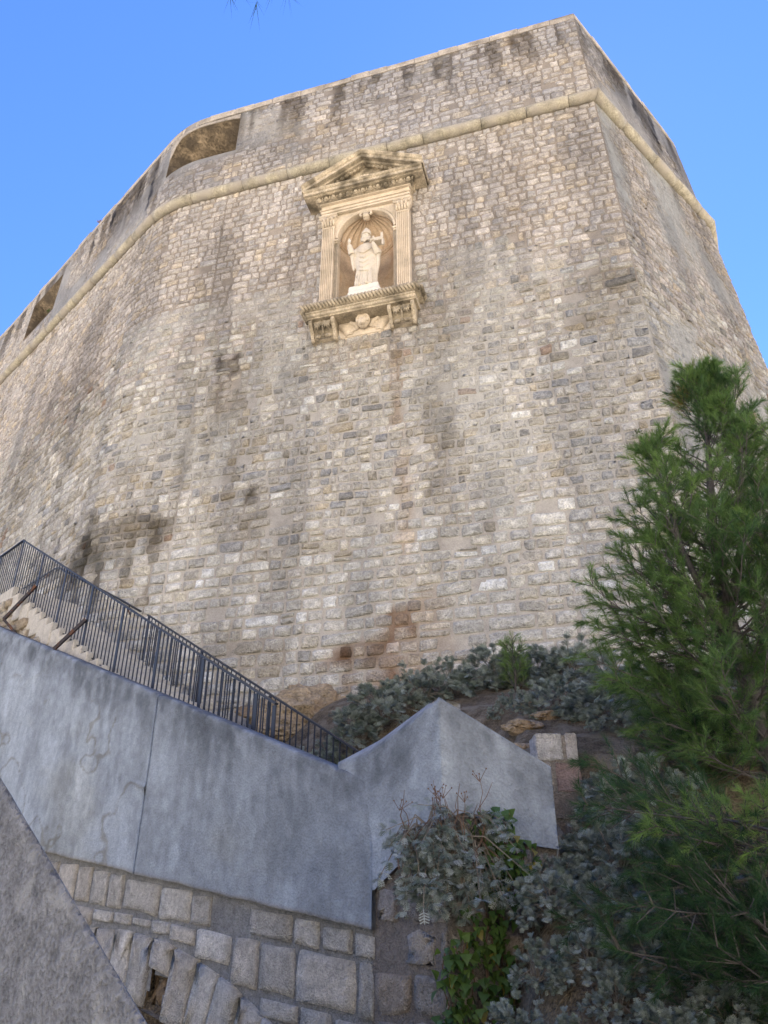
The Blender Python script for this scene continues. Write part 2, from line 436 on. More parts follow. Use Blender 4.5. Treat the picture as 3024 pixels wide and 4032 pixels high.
def stain(s, z):
    s = np.asarray(s, float); z = np.asarray(z, float)
    c = np.ones(s.shape + (3,)) * np.array([.955, 1.0, 1.04])
    c *= (0.86 + .26 * fbm(s * .5, z * .35, 3))[..., None]
    par = sstep(ZC, ZC + .3, z) * sstep(.40, .60, fbm(s * .35, z * .5, 13))     # grey lichen film on the parapet
    c *= 1 - par[..., None] * np.array([.24, .21, .15])
    # rain streaks below the parapet edge and the string course
    top = sstep(19.8, 22.6, z) * sstep(.46, .66, fbm(s * 2.3, z * .22, 11))
    c *= 1 - top[..., None] * np.array([.60, .62, .64])
    bel = sstep(15.5, 18.8, z) * (z < ZC) * sstep(.55, .75, fbm(s * 2.0, z * .25, 21))
    c *= 1 - bel[..., None] * np.array([.28, .29, .30])
    mid = sstep(.50, .66, fbm(s * 1.3, z * .20, 31)) * sstep(3.5, 6, z) * (1 - sstep(17, 20, z))
    c *= 1 - mid[..., None] * np.array([.25, .24, .22])
    c *= 1 - .24 * sstep(S_C - .02, S_C + .02, s)[..., None]      # the whole right-hand face is darker
    jx = (fbm(s * 3.1, z * 3.1, 41) - .5); jz = (fbm(s * 2.7, z * 2.7, 51) - .5)
    for (bs, bz, rs, rz, cf, k) in BLOTS:
        q = ((s + jx * rs * 1.6 - bs) / rs) ** 2 + ((z + jz * rz * 1.4 - bz) / rz) ** 2
        w = k * (1 - sstep(.35, 1.9, q)) * (.55 + .45 * sstep(.3, .6, fbm(s * 4, z * 2.4, 61)))
        c *= 1 - w[..., None] * (1 - np.array(cf)) * (1. if cf[0] < .6 else .85)
    return c
def plaster(s, z):
    """0..1: where rendering covers the stones nearly flush"""
    p = sstep(.50, .64, fbm(s * .55, z * .5, 71)) * (z > ZC) * (1 - sstep(34.5, 37., s))
    p = np.maximum(p, sstep(.56, .70, fbm(s * .6, z * .5, 81)) * (z < 14.5) * (z > 7.) * .5)
    r = (s > S_C + .05) * sstep(.42, .60, fbm(s * .6, z * .45, 91))
    return np.maximum(p, r)

HI = np.array([.575, .505, .445])
def stone_rows(z0, z1, s0, s1, rng, rowh, lenf, forced, split=0., drop=0.):
    """irregular courses: arrays of cells (s0,s1,z0,z1)"""
    out = []
    z = z0
    while z < z1 - .08:
        h = rowh(z, rng)
        if z + h > z1 - .1: h = z1 - z
        cuts = [s0]
        marks = sorted([f for f in forced if s0 < f < s1] + [s1])
        for mk in marks:
            s = cuts[-1]
            while True:
                l = lenf(z, rng) * (h / .25) ** .3
                if s + l > mk - .12:
                    if mk - s > .22 or len(cuts) < 2: pass
                    cuts.append(mk); break
                s += l; cuts.append(s)
        for a, b in zip(cuts[:-1], cuts[1:]):
            r = rng.random()
            if r < drop: continue
            if rng.random() < split and b - a > .2 and h > .2:
                k = z + h * rng.uniform(.35, .65)
                out.append((a, b, z, k)); out.append((a, b, k, z + h))
            else: out.append((a, b, z, z + h))
        z += h
    return np.array(out)

OUT12 = np.array([(1, 0), (1, .68), (.76, 1), (0, 1), (-.76, 1), (-1, .68), (-1, 0), (-1, -.68), (-.76, -1), (0, -1), (.76, -1), (1, -.68)], float)
def stones(cells, surf, joint, prot, jit, rng, col, bulge=.3, sunk=None, wav=None, sq=.8, flat=False):
    """one shaped block per cell; surf(s,z,out)->points"""
    N = len(cells); Kn = 12
    cs = (cells[:, 0] + cells[:, 1]) / 2; cz = (cells[:, 2] + cells[:, 3]) / 2
    j = joint * rng.uniform(.6, 1.5, (N, 2))
    hs_ = np.maximum((cells[:, 1] - cells[:, 0]) / 2 - j[:, 0], .02); hz_ = np.maximum((cells[:, 3] - cells[:, 2]) / 2 - j[:, 1], .02)
    mn = np.minimum(hs_, hz_)
    O = OUT12.copy(); O[np.abs(O) == .68] = 0; O[OUT12 == .68] = sq; O[OUT12 == -.68] = -sq; O[OUT12 == .76] = sq + .06; O[OUT12 == -.76] = -sq - .06
    o = np.repeat(O[None], N, 0).copy()
    o[..., 0] *= hs_[:, None]; o[..., 1] *= hz_[:, None]
    o += rng.normal(0, 1, (N, Kn, 2)) * (mn * jit)[:, None, None]
    sk = rng.normal(0, .04, (N, 1)) * (.4 if flat else 1); o[..., 1] += o[..., 0] * sk       # slight tilt in the wall plane
    h = prot * (rng.uniform(.9, 1.12, N) if flat else rng.uniform(.55, 1.5, N))
    if sunk is not None: h = h * (1 - .97 * sunk(cs, cz)) + .0
    tx = rng.normal(0, .05, (N, 1)) * (.3 if flat else 1); tz = rng.normal(0, .06, (N, 1)) * (.3 if flat else 1)
    rings = []
    for sc_, hh, rnd in (((1.0, -.6, 0), (.955, .92, .12), (.6, 1.0, .25)) if flat else ((1.0, -.6, 0), (1 - .10, .72, .25), (1 - .42, 1.0, .35))):
        q = o * sc_
        hgt = h[:, None] * hh * (1 + rnd * rng.normal(0, 1, (N, Kn)) * .6) + (q[..., 0] * tx + q[..., 1] * tz) * (hh > 0) * np.minimum(1, h[:, None] / .02)
        if hh < 0: hgt = np.full((N, Kn), -.02)
        rings.append((q[..., 0] + cs[:, None], q[..., 1] + cz[:, None], hgt))
    S_ = np.stack([r[0] for r in rings], 1); Z_ = np.stack([r[1] for r in rings], 1); H_ = np.stack([r[2] for r in rings], 1)
    S_ = np.concatenate([S_.reshape(N, -1), cs[:, None]], 1); Z_ = np.concatenate([Z_.reshape(N, -1), cz[:, None]], 1)
    H_ = np.concatenate([H_.reshape(N, -1), (h * (1 + bulge * rng.normal(0, 1, N)))[:, None]], 1)
    if wav is not None: Z_ = Z_ + wav(S_, Z_)
    V = surf(S_, Z_, H_)
    nv = 3 * Kn + 1
    k = np.arange(Kn); k2 = (k + 1) % Kn
    q1 = np.stack([k, k2, Kn + k2, Kn + k], 1); q2 = q1 + Kn
    t = np.stack([2 * Kn + k, 2 * Kn + k2, np.full(Kn, 3 * Kn)], 1)
    base = (np.arange(N) * nv)[:, None, None]
    Q = (np.concatenate([q1, q2])[None] + base).reshape(-1, 4); T = (t[None] + base).reshape(-1, 3)
    C = col(cs, cz, rng)                       # N,3
    C = np.repeat(C[:, None], nv, 1) * (1 + .10 * rng.normal(0, 1, (N, nv, 1)))
    C[:, :Kn] *= (1 - np.clip(rng.normal(-.05, .2, (N, 1, 1)) + rng.normal(0, .12, (N, Kn, 1)), 0, .6) * np.array([.9, 1., 1.1]))   # dirt in the joints
    S2 = S_ * .5 + cs[:, None] * .5; Z2 = Z_ * .5 + cz[:, None] * .5
    return V.reshape(-1, 3), Q, T, C.reshape(-1, 3), S2.reshape(-1), Z2.reshape(-1)

def fort():
    root = empty('fort', W1p(S_C - 5, 3, 0), 'tall battered stone fort bastion with rounded string course, seen from below', 'fort')
    rng = np.random.default_rng(11)
    LOW, MIDZ = 7.4, 14.6
    def rowh(z, r):
        if z < LOW: return r.uniform(.225, .30)
        if z < MIDZ: return r.uniform(.19, .26)
        return r.uniform(.20, .255)
    def lenf(z, r):
        if z < LOW: return float(np.clip(r.lognormal(-1.02, .33), .2, .85))
        if z < MIDZ: return float(np.clip(r.lognormal(-1.28, .32), .15, .65))
        return float(np.clip(r.lognormal(-1.24, .32), .17, .7))
    parts = []
    forced = [S_C, S_E] + [e for E_ in EMB for e in E_[:2]]
    wav = lambda s, z: (fbm(s * .7, z * .9, 5) - .5) * .16 * sstep(6, 8, z) * (1 - sstep(13.5, 15.5, z)) * sstep(0, .6, np.abs(s - S_C))
    def zone(z0, z1, joint, prot, jit, split, drop, colf, bulge):
        cells = stone_rows(z0, z1, 5., S_G - .5, rng, rowh, lenf, forced, split, drop)
        keep = np.ones(len(cells), bool)
        for (a, b, c, d) in DROP:
            ov = (cells[:, 3] > c + .04) & (cells[:, 2] < d - .04)
            left = ov & (cells[:, 0] < a) & (cells[:, 1] > a); cells[left, 1] = a
            right = ov & (cells[:, 0] < b) & (cells[:, 1] > b) & ~left; cells[right, 0] = b
            keep &= ~(ov & (cells[:, 0] >= a - .01) & (cells[:, 1] <= b + .01))
        keep &= (cells[:, 1] - cells[:, 0]) > .08
        cells = cells[keep]
        parts.append(stones(cells, Pw, joint, prot, jit, rng, colf, bulge, plaster, wav))
    def pick(pal, w):
        pal = np.array(pal); w = np.array(w) / np.sum(w)
        return lambda cs, cz, r: pal[r.choice(len(pal), len(cs), p=w)] * r.uniform(.86, 1.1, (len(cs), 1))
    low = pick([(.62, .585, .525), (.69, .65, .585), (.56, .53, .48), (.66, .60, .50), (.47, .445, .405), (.78, .76, .72)], [5, 4, 4, 2, 1.5, 1.2])
    mid = pick([(.58, .53, .46), (.52, .48, .42), (.46, .41, .335), (.34, .32, .295), (.46, .34, .26), (.70, .64, .55), (.62, .57, .51), (.54, .46, .35), (.80, .76, .69), (.42, .405, .39)],
               [6, 6, 3, .9, .4, 3, 6, 1.4, .9, 2])
    hig = pick([HI, HI * .92, HI * 1.08, (.52, .47, .43), (.60, .50, .39), (.43, .38, .34)], [6, 5, 4, 3, 2, 1.2])
    mixm = lambda cs, cz, r: np.where((r.random(len(cs)) < sstep(11.5, 15., cz))[:, None], hig(cs, cz, r), mid(cs, cz, r))
    mixl = lambda cs, cz, r: np.where((r.random(len(cs)) < sstep(5.5, 8.5, cz))[:, None], mid(cs, cz, r), low(cs, cz, r))
    zone(1.2, LOW, .015, .026, .075, .04, .01, mixl, .45)
    zone(LOW, MIDZ, .016, .026, .11, .03, .015, mixm, .5)
    zone(MIDZ, ZC - .16, .015, .028, .085, .06, .01, hig, .25)
    zone(ZC + .16, ZTOP - .30, .015, .024, .10, .08, .02, hig, .3)
    off = 0; Vs = []; Qs = []; Ts = []; Cs = []
    for V, Q, T, C, S_, Z_ in parts:
        Vs.append(V); Qs.append(Q + off); Ts.append(T + off); off += len(V)
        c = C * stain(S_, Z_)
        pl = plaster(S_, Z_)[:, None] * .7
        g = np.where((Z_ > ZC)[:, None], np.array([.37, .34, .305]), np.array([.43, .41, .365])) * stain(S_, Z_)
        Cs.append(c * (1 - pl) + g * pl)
    me = mesh_np('stone_facing', np.concatenate(Vs), np.concatenate(Qs), np.concatenate(Ts), np.concatenate(Cs))
    link('stone_facing', me, M['masonry'], root)
    # mortar bed (the wall itself), with the openings left out
    ss = np.unique(np.round(np.concatenate([np.arange(0, S_G, .14), PATH['s'], [HOLE_N[0], HOLE_N[1]]] + [[e[0], e[1]] for e in EMB]), 4))
    zz = np.unique(np.round(np.concatenate([np.arange(.0, ZTOP - .2, .14), [ZTOP - .02, HOLE_N[2], HOLE_N[3]]] + [[e[2], e[3]] for e in EMB]), 4))
    SS, ZZ = np.meshgrid(ss, zz)
    bumpy = (fbm(SS * 3, ZZ * 3, 15) - .5) * .012
    V = Pw(SS, ZZ, bumpy).reshape(-1, 3)
    nx, nz = len(ss), len(zz)
    ii, jj = np.meshgrid(np.arange(nx - 1), np.arange(nz - 1))
    cs = (ss[ii] + ss[ii + 1]) / 2; cz = (zz[jj] + zz[jj + 1]) / 2
    keep = np.ones(cs.shape, bool)
    for (a, b, c, d) in [HOLE_N] + EMB: keep &= ~((cs > a) & (cs < b) & (cz > c) & (cz < d))
    i0 = (jj * nx + ii)[keep]
    Q = np.stack([i0, i0 + 1, i0 + nx + 1, i0 + nx], 1)
    mcol = np.array([.31, .26, .215]) + (np.array([.455, .41, .36]) - np.array([.31, .26, .215])) * (1 - sstep(10, 15.5, ZZ))[..., None]
    mcol = mcol * (1 - plaster(SS, ZZ)[..., None]) + np.where((ZZ > ZC)[..., None], np.array([.37, .34, .305]), np.array([.43, .41, .365])) * plaster(SS, ZZ)[..., None]
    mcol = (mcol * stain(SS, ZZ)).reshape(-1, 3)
    # closed back and flat roof
    b = len(V)
    fr = Pw(ss, np.full_like(ss, ZTOP - .02), np.zeros_like(ss))
    back = np.array([[fr[-1][0] - 16, fr[-1][1] + 6], [fr[0][0] + 6, fr[0][1] + 16]])
    me = mesh_np('mortar_bed', V, Q, None, mcol)
    link('mortar_bed', me, M['mortar'], root)
    rb = MB()
    # fewer points for roof outline
    pr = [W1p(s, ZTOP - .04, -.02) for s in PATH['s']]
    bk = [Vector((back[0][0], back[0][1], ZTOP - .04)), Vector((back[1][0], back[1][1], ZTOP - .04))]
    ring = pr + bk
    n = len(ring)
    lowring = [Vector((p.x, p.y, -1.5)) for p in [pr[-1]] + bk + [pr[0]]]
    rb.add(ring + lowring, [tuple(range(n)), (n - 3, n - 2, n + 1, n), (n - 2, n - 1, n + 2, n + 1), (n - 1, 0, n + 3, n + 2)])
    rb.build('roof_terrace', M['coping'], root, fixn=False)
    # string course: separate drums butted with thin joints
    mb = MB()
    R = .168
    cuts = [6.]
    for mk in (S_C, S_E, S_G - .3):
        while True:
            l = random.uniform(1.0, 1.7)
            if cuts[-1] + l > mk - .6: cuts.append(mk); break
            cuts.append(cuts[-1] + l)
    def ringat(s, r, miter):
        i = int(np.clip(np.searchsorted(PATH['s'], s, side='right') - 1, 0, len(PATH['L']) - 1))
        nvec = PATH['n'][i]
        k = np.argmin(abs(PATH['s'] - s))
        if abs(PATH['s'][k] - s) < 1e-6 and 0 < k < len(PATH['s']) - 1: nvec = PATH['M'][k]
        p = W1p(s, ZC, 0)
        return [p + Vector((nvec[0], nvec[1], 0)) * (.07 + math.cos(a) * r) + Vector((0, 0, math.sin(a) * r))
                for a in [2 * math.pi * q / 14 for q in range(14)]]
    for a, b in zip(cuts[:-1], cuts[1:]):
        g0 = 0 if a in (S_C, S_E) else .008
        g1 = 0 if b in (S_C, S_E) else .008
        st = [a + g0] + [s for s in np.arange(a + .3, b - .1, .3)] + [b - g1]
        rr = R * random.uniform(.95, 1.05)
        rings = []
        for q, s in enumerate(st):
            r2 = rr * (1 + random.uniform(-.03, .03))
            if (q == 0 and g0) or (q == len(st) - 1 and g1): r2 *= .93
            rings.append(ringat(s, r2, True))
        mb.loft(rings, cap=True)
    mb.build('string_course', M['cordon'], root, smooth=True)
    # coping blocks
    mb = MB()
    cuts = [6.]
    for mk in [S_ARC0, S_ARC1, S_C, S_E, S_G - .3]:
        while True:
            l = random.uniform(.55, 1.0)
            if cuts[-1] + l > mk - .3: cuts.append(mk); break
            cuts.append(cuts[-1] + l)
    for a, b in zip(cuts[:-1], cuts[1:]):
        o = .02 + random.uniform(-.012, .02); t = ZTOP + random.uniform(-.055, .03); zb = ZTOP - .30
        n_i = int(np.clip(np.searchsorted(PATH['s'], (a + b) / 2, side='right') - 1, 0, len(PATH['L']) - 1))
        nv = PATH['n'][n_i]
        def pt(s, z, oo):
            p = W1p(s, z, 0)
            k = np.argmin(abs(PATH['s'] - s))
            m_ = PATH['M'][k] if abs(PATH['s'][k] - s) < 1e-6 and 0 < k < len(PATH['s']) - 1 else nv
            return p + Vector((m_[0], m_[1], 0)) * oo
        e = .012
        rings = []
        for s, sh in ((a + .004, .012), (a + .03, 0), (b - .03, 0), (b - .004, .012)):
            if abs(s - a) < .01 and a in (S_C, S_E): s = a
            if abs(s - b) < .01 and b in (S_C, S_E): s = b
            rings.append([pt(s, zb, -.7), pt(s, zb, o - sh), pt(s, t - .04, o - sh), pt(s, t - sh, o - .04), pt(s, t - sh, -.7)])
        mb.loft(rings, cap=True)
    mb.build('coping', M['coping'], root)
    # embrasures: wedge-shaped throats whose soffit slopes down into the parapet
    for idx, (a, b, c, d) in enumerate(EMB):
        mb = MB()
        n = 12
        us = np.linspace(0, 1, n + 1)
        rows = []
        dep = 2.2
        for u in us:
            s = a + (b - a) * u
            si = a + (b - a) * (.5 + (u - .5) * .62)
            ztop = d + (.12 * math.sin(math.pi * u) ** .5 - .12 - .75 * max(0, 1 - u / .22) ** 2.2 if idx == 0 else 0)
            f = W1p(s, ztop, .006); fb = W1p(s, c, .006)
            bk = W1p(si, c + .42, -dep); bb = W1p(si, c + .02, -dep)
            col = [f]
            for q in np.linspace(.12, 1, 8):
                p = f.lerp(bk, q)
                p.z += -.10 * math.sin(math.pi * q) + random.uniform(-.025, .025)
                p.x += random.uniform(-.01, .01)
                col.append(p)
            col += [bb, fb]
            rows.append(col)
        m_ = len(rows[0])
        V = [p for r in rows for p in r]
        F = [(i * m_ + k, (i + 1) * m_ + k, (i + 1) * m_ + k + 1, i * m_ + k + 1) for i in range(n) for k in range(m_ - 1)]
        F += [tuple(range(m_ - 1, -1, -1)), tuple(n * m_ + k for k in range(m_))]
        mb.add(V, F)
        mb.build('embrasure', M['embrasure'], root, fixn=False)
        mb = MB()   # the stone lip above the throat
        for i in range(n):
            s0 = a + (b - a) * us[i]; s1 = a + (b - a) * us[i + 1]
            z0 = rows[i][0].z; z1 = rows[i + 1][0].z
            zt = d + .10
            if idx == 0:
                A = [W1p(s0, z0, .03), W1p(s1, z1, .03), W1p(s1, zt, .03), W1p(s0, zt, .03), W1p(s0, z0, -.25), W1p(s1, z1, -.25), W1p(s1, zt, -.25), W1p(s0, zt, -.25)]
                mb.add(A, [(0, 1, 2, 3), (4, 7, 6, 5), (0, 4, 5, 1), (3, 2, 6, 7), (0, 3, 7, 4), (1, 5, 6, 2)])
        if idx == 0: mb.build('embrasure_lip', M['coping'], root, fixn=False)
    settle(root)
    return root
FORT = fort()

# ------------------------------------------------------------------ ground
def stair_floor(a): return np.clip(1.033 + .5755 * (-6.6 - a), -1.6, 5.7)
def terrain(x, y):
    x = np.asarray(x, float); y = np.asarray(y, float)
    d = .2792 * x + .9602 * y; a = .7431 * x - .6691 * y; nn = .6691 * x + .7431 * y
    right = np.interp(d, [0, 3, 4.5, 5.2, 5.8, 6.3, 6.8, 7.3, 8.1, 8.5, 10, 13.2, 16, 40], [-1.6, -1.6, -1.2, -.85, -.4, .0, .25, .42, .6, 1.5, 2.3, 3.75, 3.9, 4.])
    up = np.interp(d, [7, 8, 10, 13.2, 16, 40], [.6, 1.3, 2.3, 3.75, 3.9, 4.])
    st = stair_floor(a) - .35 - .5 * sstep(-6.6, -7.6, a)
    w = sstep(0, 1, (nn - 6.9) / 2.2)
    w = w * (1 - sstep(-9.2, -10.6, a))
    left = np.where(nn < 6.9, st, st * (1 - w) + np.maximum(up, st) * w)
    b = sstep(0, 1, (a + 6.2) / 1.6)
    upper = left * (1 - b) + up * b
    front = np.where(x < .48, nn < 5.38, y < 6.727 + .268 * (x - .48))
    fz = -1.6 + (right + 1.6) * sstep(.5, 1.3, x)
    lf = np.where(front, fz, upper)
    c = sstep(0, 1, (x - 1.45) / .25)
    return lf * (1 - c) + right * c

def ground():
    xs = np.arange(-14, 16.01, .12); ys = np.arange(1.5, 24.01, .12)
    X, Y = np.meshgrid(xs, ys)
    Z = terrain(X, Y) + (fbm(X * 1.3, Y * 1.3, 101) - .5) * .22 * (terrain(X, Y) > -1.45) + (fbm(X * 5, Y * 5, 103) - .5) * .06
    n = len(xs)
    ii, jj = np.meshgrid(np.arange(len(xs) - 1), np.arange(len(ys) - 1))
    i0 = (jj * n + ii).ravel()
    me = mesh_np('hillside_slope', np.stack([X.ravel(), Y.ravel(), Z.ravel()], 1), np.stack([i0, i0 + 1, i0 + n + 1, i0 + n], 1), None, None, True)
    tag(link('hillside_slope', me, M['soil']), 'dry soil slope rising to the foot of the fort', 'slope', kind='structure')
    # wide ground: level here, rising behind the viewer to an unseen hillside, added to bounce sunlight
    g = np.concatenate([np.arange(-900, -120, 30), np.arange(-120, 120, 6), np.arange(120, 900, 30)])
    X, Y = np.meshgrid(g, g)
    r = np.hypot(X, Y)
    back = np.clip(-Y - 10, 0, None)
    Z = -1.75 + np.minimum(back * .58, 160) * (.75 + .5 * fbm(X * .012, Y * .012, 5)) + (fbm(X * .05, Y * .05, 9) - .5) * np.clip(back * .1, 0, 8)
    n = len(g)
    ii, jj = np.meshgrid(np.arange(n - 1), np.arange(n - 1)); i0 = (jj * n + ii).ravel()
    me = mesh_np('ground', np.stack([X.ravel(), Y.ravel(), Z.ravel()], 1), np.stack([i0, i0 + 1, i0 + n + 1, i0 + n], 1), None, None, True)
    tag(link('ground', me, M['bounce_hill']), 'pale stony ground, rising behind the viewer to an unseen hillside added to bounce sunlight', 'ground', kind='structure')
ground()

# ------------------------------------------------------------------ front walls (concrete over old masonry) along direction T48
T48 = Vector((.74314, -.66913, 0)); N48 = Vector((-.66913, -.74314, 0))     # N48 faces the viewer
def P48(a, nn, z): 
    p = T48 * a - N48 * nn
    return Vector((p.x, p.y, z))
def w1_top(a): return 1.087 + (-4.817 - a) * .3933
def w1_bot(a): return -.057 + (-4.806 - a) * .1476
def face_grid(corners_top, corners_bot, nvec, origin_s, n_s, n_z, name, thick, m, parent, colf, bow=0.0, front_chamfer=0.0):
    pass
def conc_col(L, D, H, seed):
    """concrete colour: L along, D depth below top edge; dark mottled rain band near the top, runs and lime bloom below it"""
    c = np.ones(L.shape + (3,)) * np.array([.355, .40, .45])
    edge = .22 + .75 * fbm(L * 1.5, D * .3, seed)
    dk = 1 - sstep(.15, 1.1, D / edge)
    mot = sstep(.35, .65, fbm(L * 9, D * 7, seed + 3, 5))
    c *= 1 - (dk * (.20 + .24 * mot))[..., None] * np.array([1.0, 1.0, .97])
    run = sstep(.48, .66, fbm(L * 4.2, D * .55, seed + 7)) * (1 - sstep(.3, 2.2, D))
    c *= 1 - .16 * run[..., None]
    lime = sstep(.55, .72, fbm(L * 3.4, D * .8, seed + 9)) * sstep(.2, .7, D)
    c *= 1 + .22 * lime[..., None]
    blot = sstep(.47, .62, fbm(L * 1.7, D * 1.3, seed + 11, 5))
    c *= 1 - .24 * blot[..., None] * (.6 + .4 * mot)[..., None]
    c *= (.88 + .24 * fbm(L * 16, D * 12, seed + 13, 4))[..., None]
    warm = sstep(.5, .7, fbm(L * .6 + 5, D * .9, seed + 15))[..., None] * sstep(.5, 1.4, D)[..., None]
    c *= 1 - warm * np.array([0, .035, .11])
    return c

def concrete_wall():
    root = empty('concrete_wall', P48(-9, 5.2, 0), 'grey concrete stair wall with sloping top edge and a vertical joint, stained dark along the top', 'wall')
    A0, A1, JO = -17.5, -4.817, -8.46
    th = .19
    for (a0, a1, nm, prd) in ((A0, JO - .001, 'left', .004), (JO + .001, A1, 'right', 0)):
        na = int((a1 - a0) / .035); nz = 90
        aa = np.linspace(a0, a1, na + 1); vv = np.linspace(0, 1, nz + 1)
        AA, VV = np.meshgrid(aa, vv)
        lean = (AA - JO) * 0
        if nm == 'left': AA = AA + (VV) * 0
        jt = (1 - VV) * .045 * np.where(nm == 'left', np.clip((AA - (JO - .6)) / .6, 0, 1), np.clip(((JO + .6) - AA) / .6, 0, 1))
        AA = AA + (VV - .5) * 0 - jt * 0
        ZB = w1_bot(AA) + (fbm(AA * 2.5, AA * 0, 7) - .5) * .035; ZT = w1_top(AA) + (fbm(AA * 2.2, AA * 0, 17) - .5) * .014 - .02 * sstep(.60, .72, fbm(AA * 7, AA * 0, 19))
        Z = ZB + (ZT - ZB) * VV
        bump_ = (fbm(AA * .9, Z * .9, 23) - .5) * .035 + (fbm(AA * 6, Z * 6, 29) - .5) * .006
        if nm == 'left':   # lumpy hand-laid render on the left panel
            r_ = np.abs(fbm(AA * .75 + .15 * Z, Z * 1.0, 37) - .5)
            ridge = 1 - sstep(0, .028, r_)
            bump_ = bump_ + .02 * ridge * sstep(.45, .62, fbm(AA * .5, Z * .5, 38)) + prd
        NN = 5.2 - bump_
        # rounded arris at the top
        NN = NN + .02 * sstep(.985, 1, VV)
        X = T48.x * AA - N48.x * NN; Y = T48.y * AA - N48.y * NN
        c = conc_col(AA, ZT - Z, Z, 200)
        crk = 0
        if nm == 'left':
            r_ = np.abs(fbm(AA * .75 + .15 * Z, Z * 1.0, 37) - .5)
            crk = .8 * (1 - sstep(.002, .013, r_)) * sstep(.22, .38, fbm(AA * .9, Z * .9, 38)) * sstep(.3, .6, ZT - Z)
            r2 = np.abs(fbm(AA * 1.3 + 7, Z * 1.2, 57) - .5)
            crk = np.maximum(crk, .6 * (1 - sstep(.001, .008, r2)) * sstep(.36, .5, fbm(AA * .9, Z * .9, 58)) * sstep(.3, .6, ZT - Z))
            c = c * (1 + .10 * sstep(.2, .8, ZT - Z))[..., None]
            c = c * (1 - crk[..., None] * np.array([.36, .42, .52]))
        # rusty drip line at the bottom edge
        c = c * (1 - .45 * (1 - sstep(.0, .05, Z - ZB))[..., None] * np.array([.5, .75, 1.]))
        n = na + 1
        ii, jj = np.meshgrid(np.arange(na), np.arange(nz)); i0 = (jj * n + ii).ravel()
        V = np.stack([X.ravel(), Y.ravel(), Z.ravel()], 1); C = c.reshape(-1, 3)
        Q = np.stack([i0, i0 + 1, i0 + n + 1, i0 + n], 1)
        # top, bottom, back, ends
        nb = len(V)
        bt = np.stack([T48.x * aa - N48.x * (5.2 + th), T48.y * aa - N48.y * (5.2 + th), w1_top(aa)], 1)
        bb = np.stack([T48.x * aa - N48.x * (5.2 + th), T48.y * aa - N48.y * (5.2 + th), w1_bot(aa)], 1)
        V = np.concatenate([V, bt, bb]); C = np.concatenate([C, np.tile([.24, .245, .25], (2 * n, 1))])
        k = np.arange(na)
        Q = np.concatenate([Q, np.stack([nz * n + k, nz * n + k + 1, nb + k + 1, nb + k], 1), np.stack([k + 1, k, nb + n + k, nb + n + k + 1], 1),
                            np.stack([nb + k, nb + k + 1, nb + n + k + 1, nb + n + k], 1)])
        T = []
        for e in (0, na):
            for j in range(nz):
                T.append((j * n + e, (j + 1) * n + e, nb + n + e))
            T.append((nz * n + e, nb + e, nb + n + e))
        me = mesh_np('wall_panel', V, Q, np.array(T), C)
        o = link('wall_panel', me, M['concrete'], root)
        o['label'] = 'lumpy cracked left panel' if nm == 'left' else 'smoother streaked right panel'
    settle(root)
    return root
concrete_wall()

def surf48(nn0):
    def f(s, z, out):
        nn = nn0 - out
        x = T48.x * s - N48.x * nn; y = T48.y * s - N48.y * nn
        return np.stack([x, y, z + 0 * s], -1)
    return f
def flat_bed(name, surf, s0, s1, zlo, zhi, keepf, colr, parent, step=.07, seed=0):
    ss = np.linspace(s0, s1, int((s1 - s0) / step) + 2); zz_lo = zlo; nz = int(2.5 / step)
    S_, V_ = np.meshgrid(ss, np.linspace(0, 1, nz))
    Z_ = zlo(S_) + (zhi(S_) - zlo(S_)) * V_
    P = surf(S_, Z_, (fbm(S_ * 4, Z_ * 4, seed) - .5) * .008)
    n = len(ss)
    ii, jj = np.meshgrid(np.arange(n - 1), np.arange(nz - 1))
    cs = (S_[jj, ii] + S_[jj + 1, ii + 1]) / 2; cz = (Z_[jj, ii] + Z_[jj + 1, ii + 1]) / 2
    k = keepf(cs, cz)
    i0 = (jj * n + ii)[k]
    col = np.ones(S_.shape + (3,)) * np.array(colr) * (.8 + .4 * fbm(S_ * 2, Z_ * 2, seed + 1))[..., None]
    me = mesh_np(name, P.reshape(-1, 3), np.stack([i0, i0 + 1, i0 + n + 1, i0 + n], 1), None, col.reshape(-1, 3))
    return link(name, me, M['nearstone'], parent)

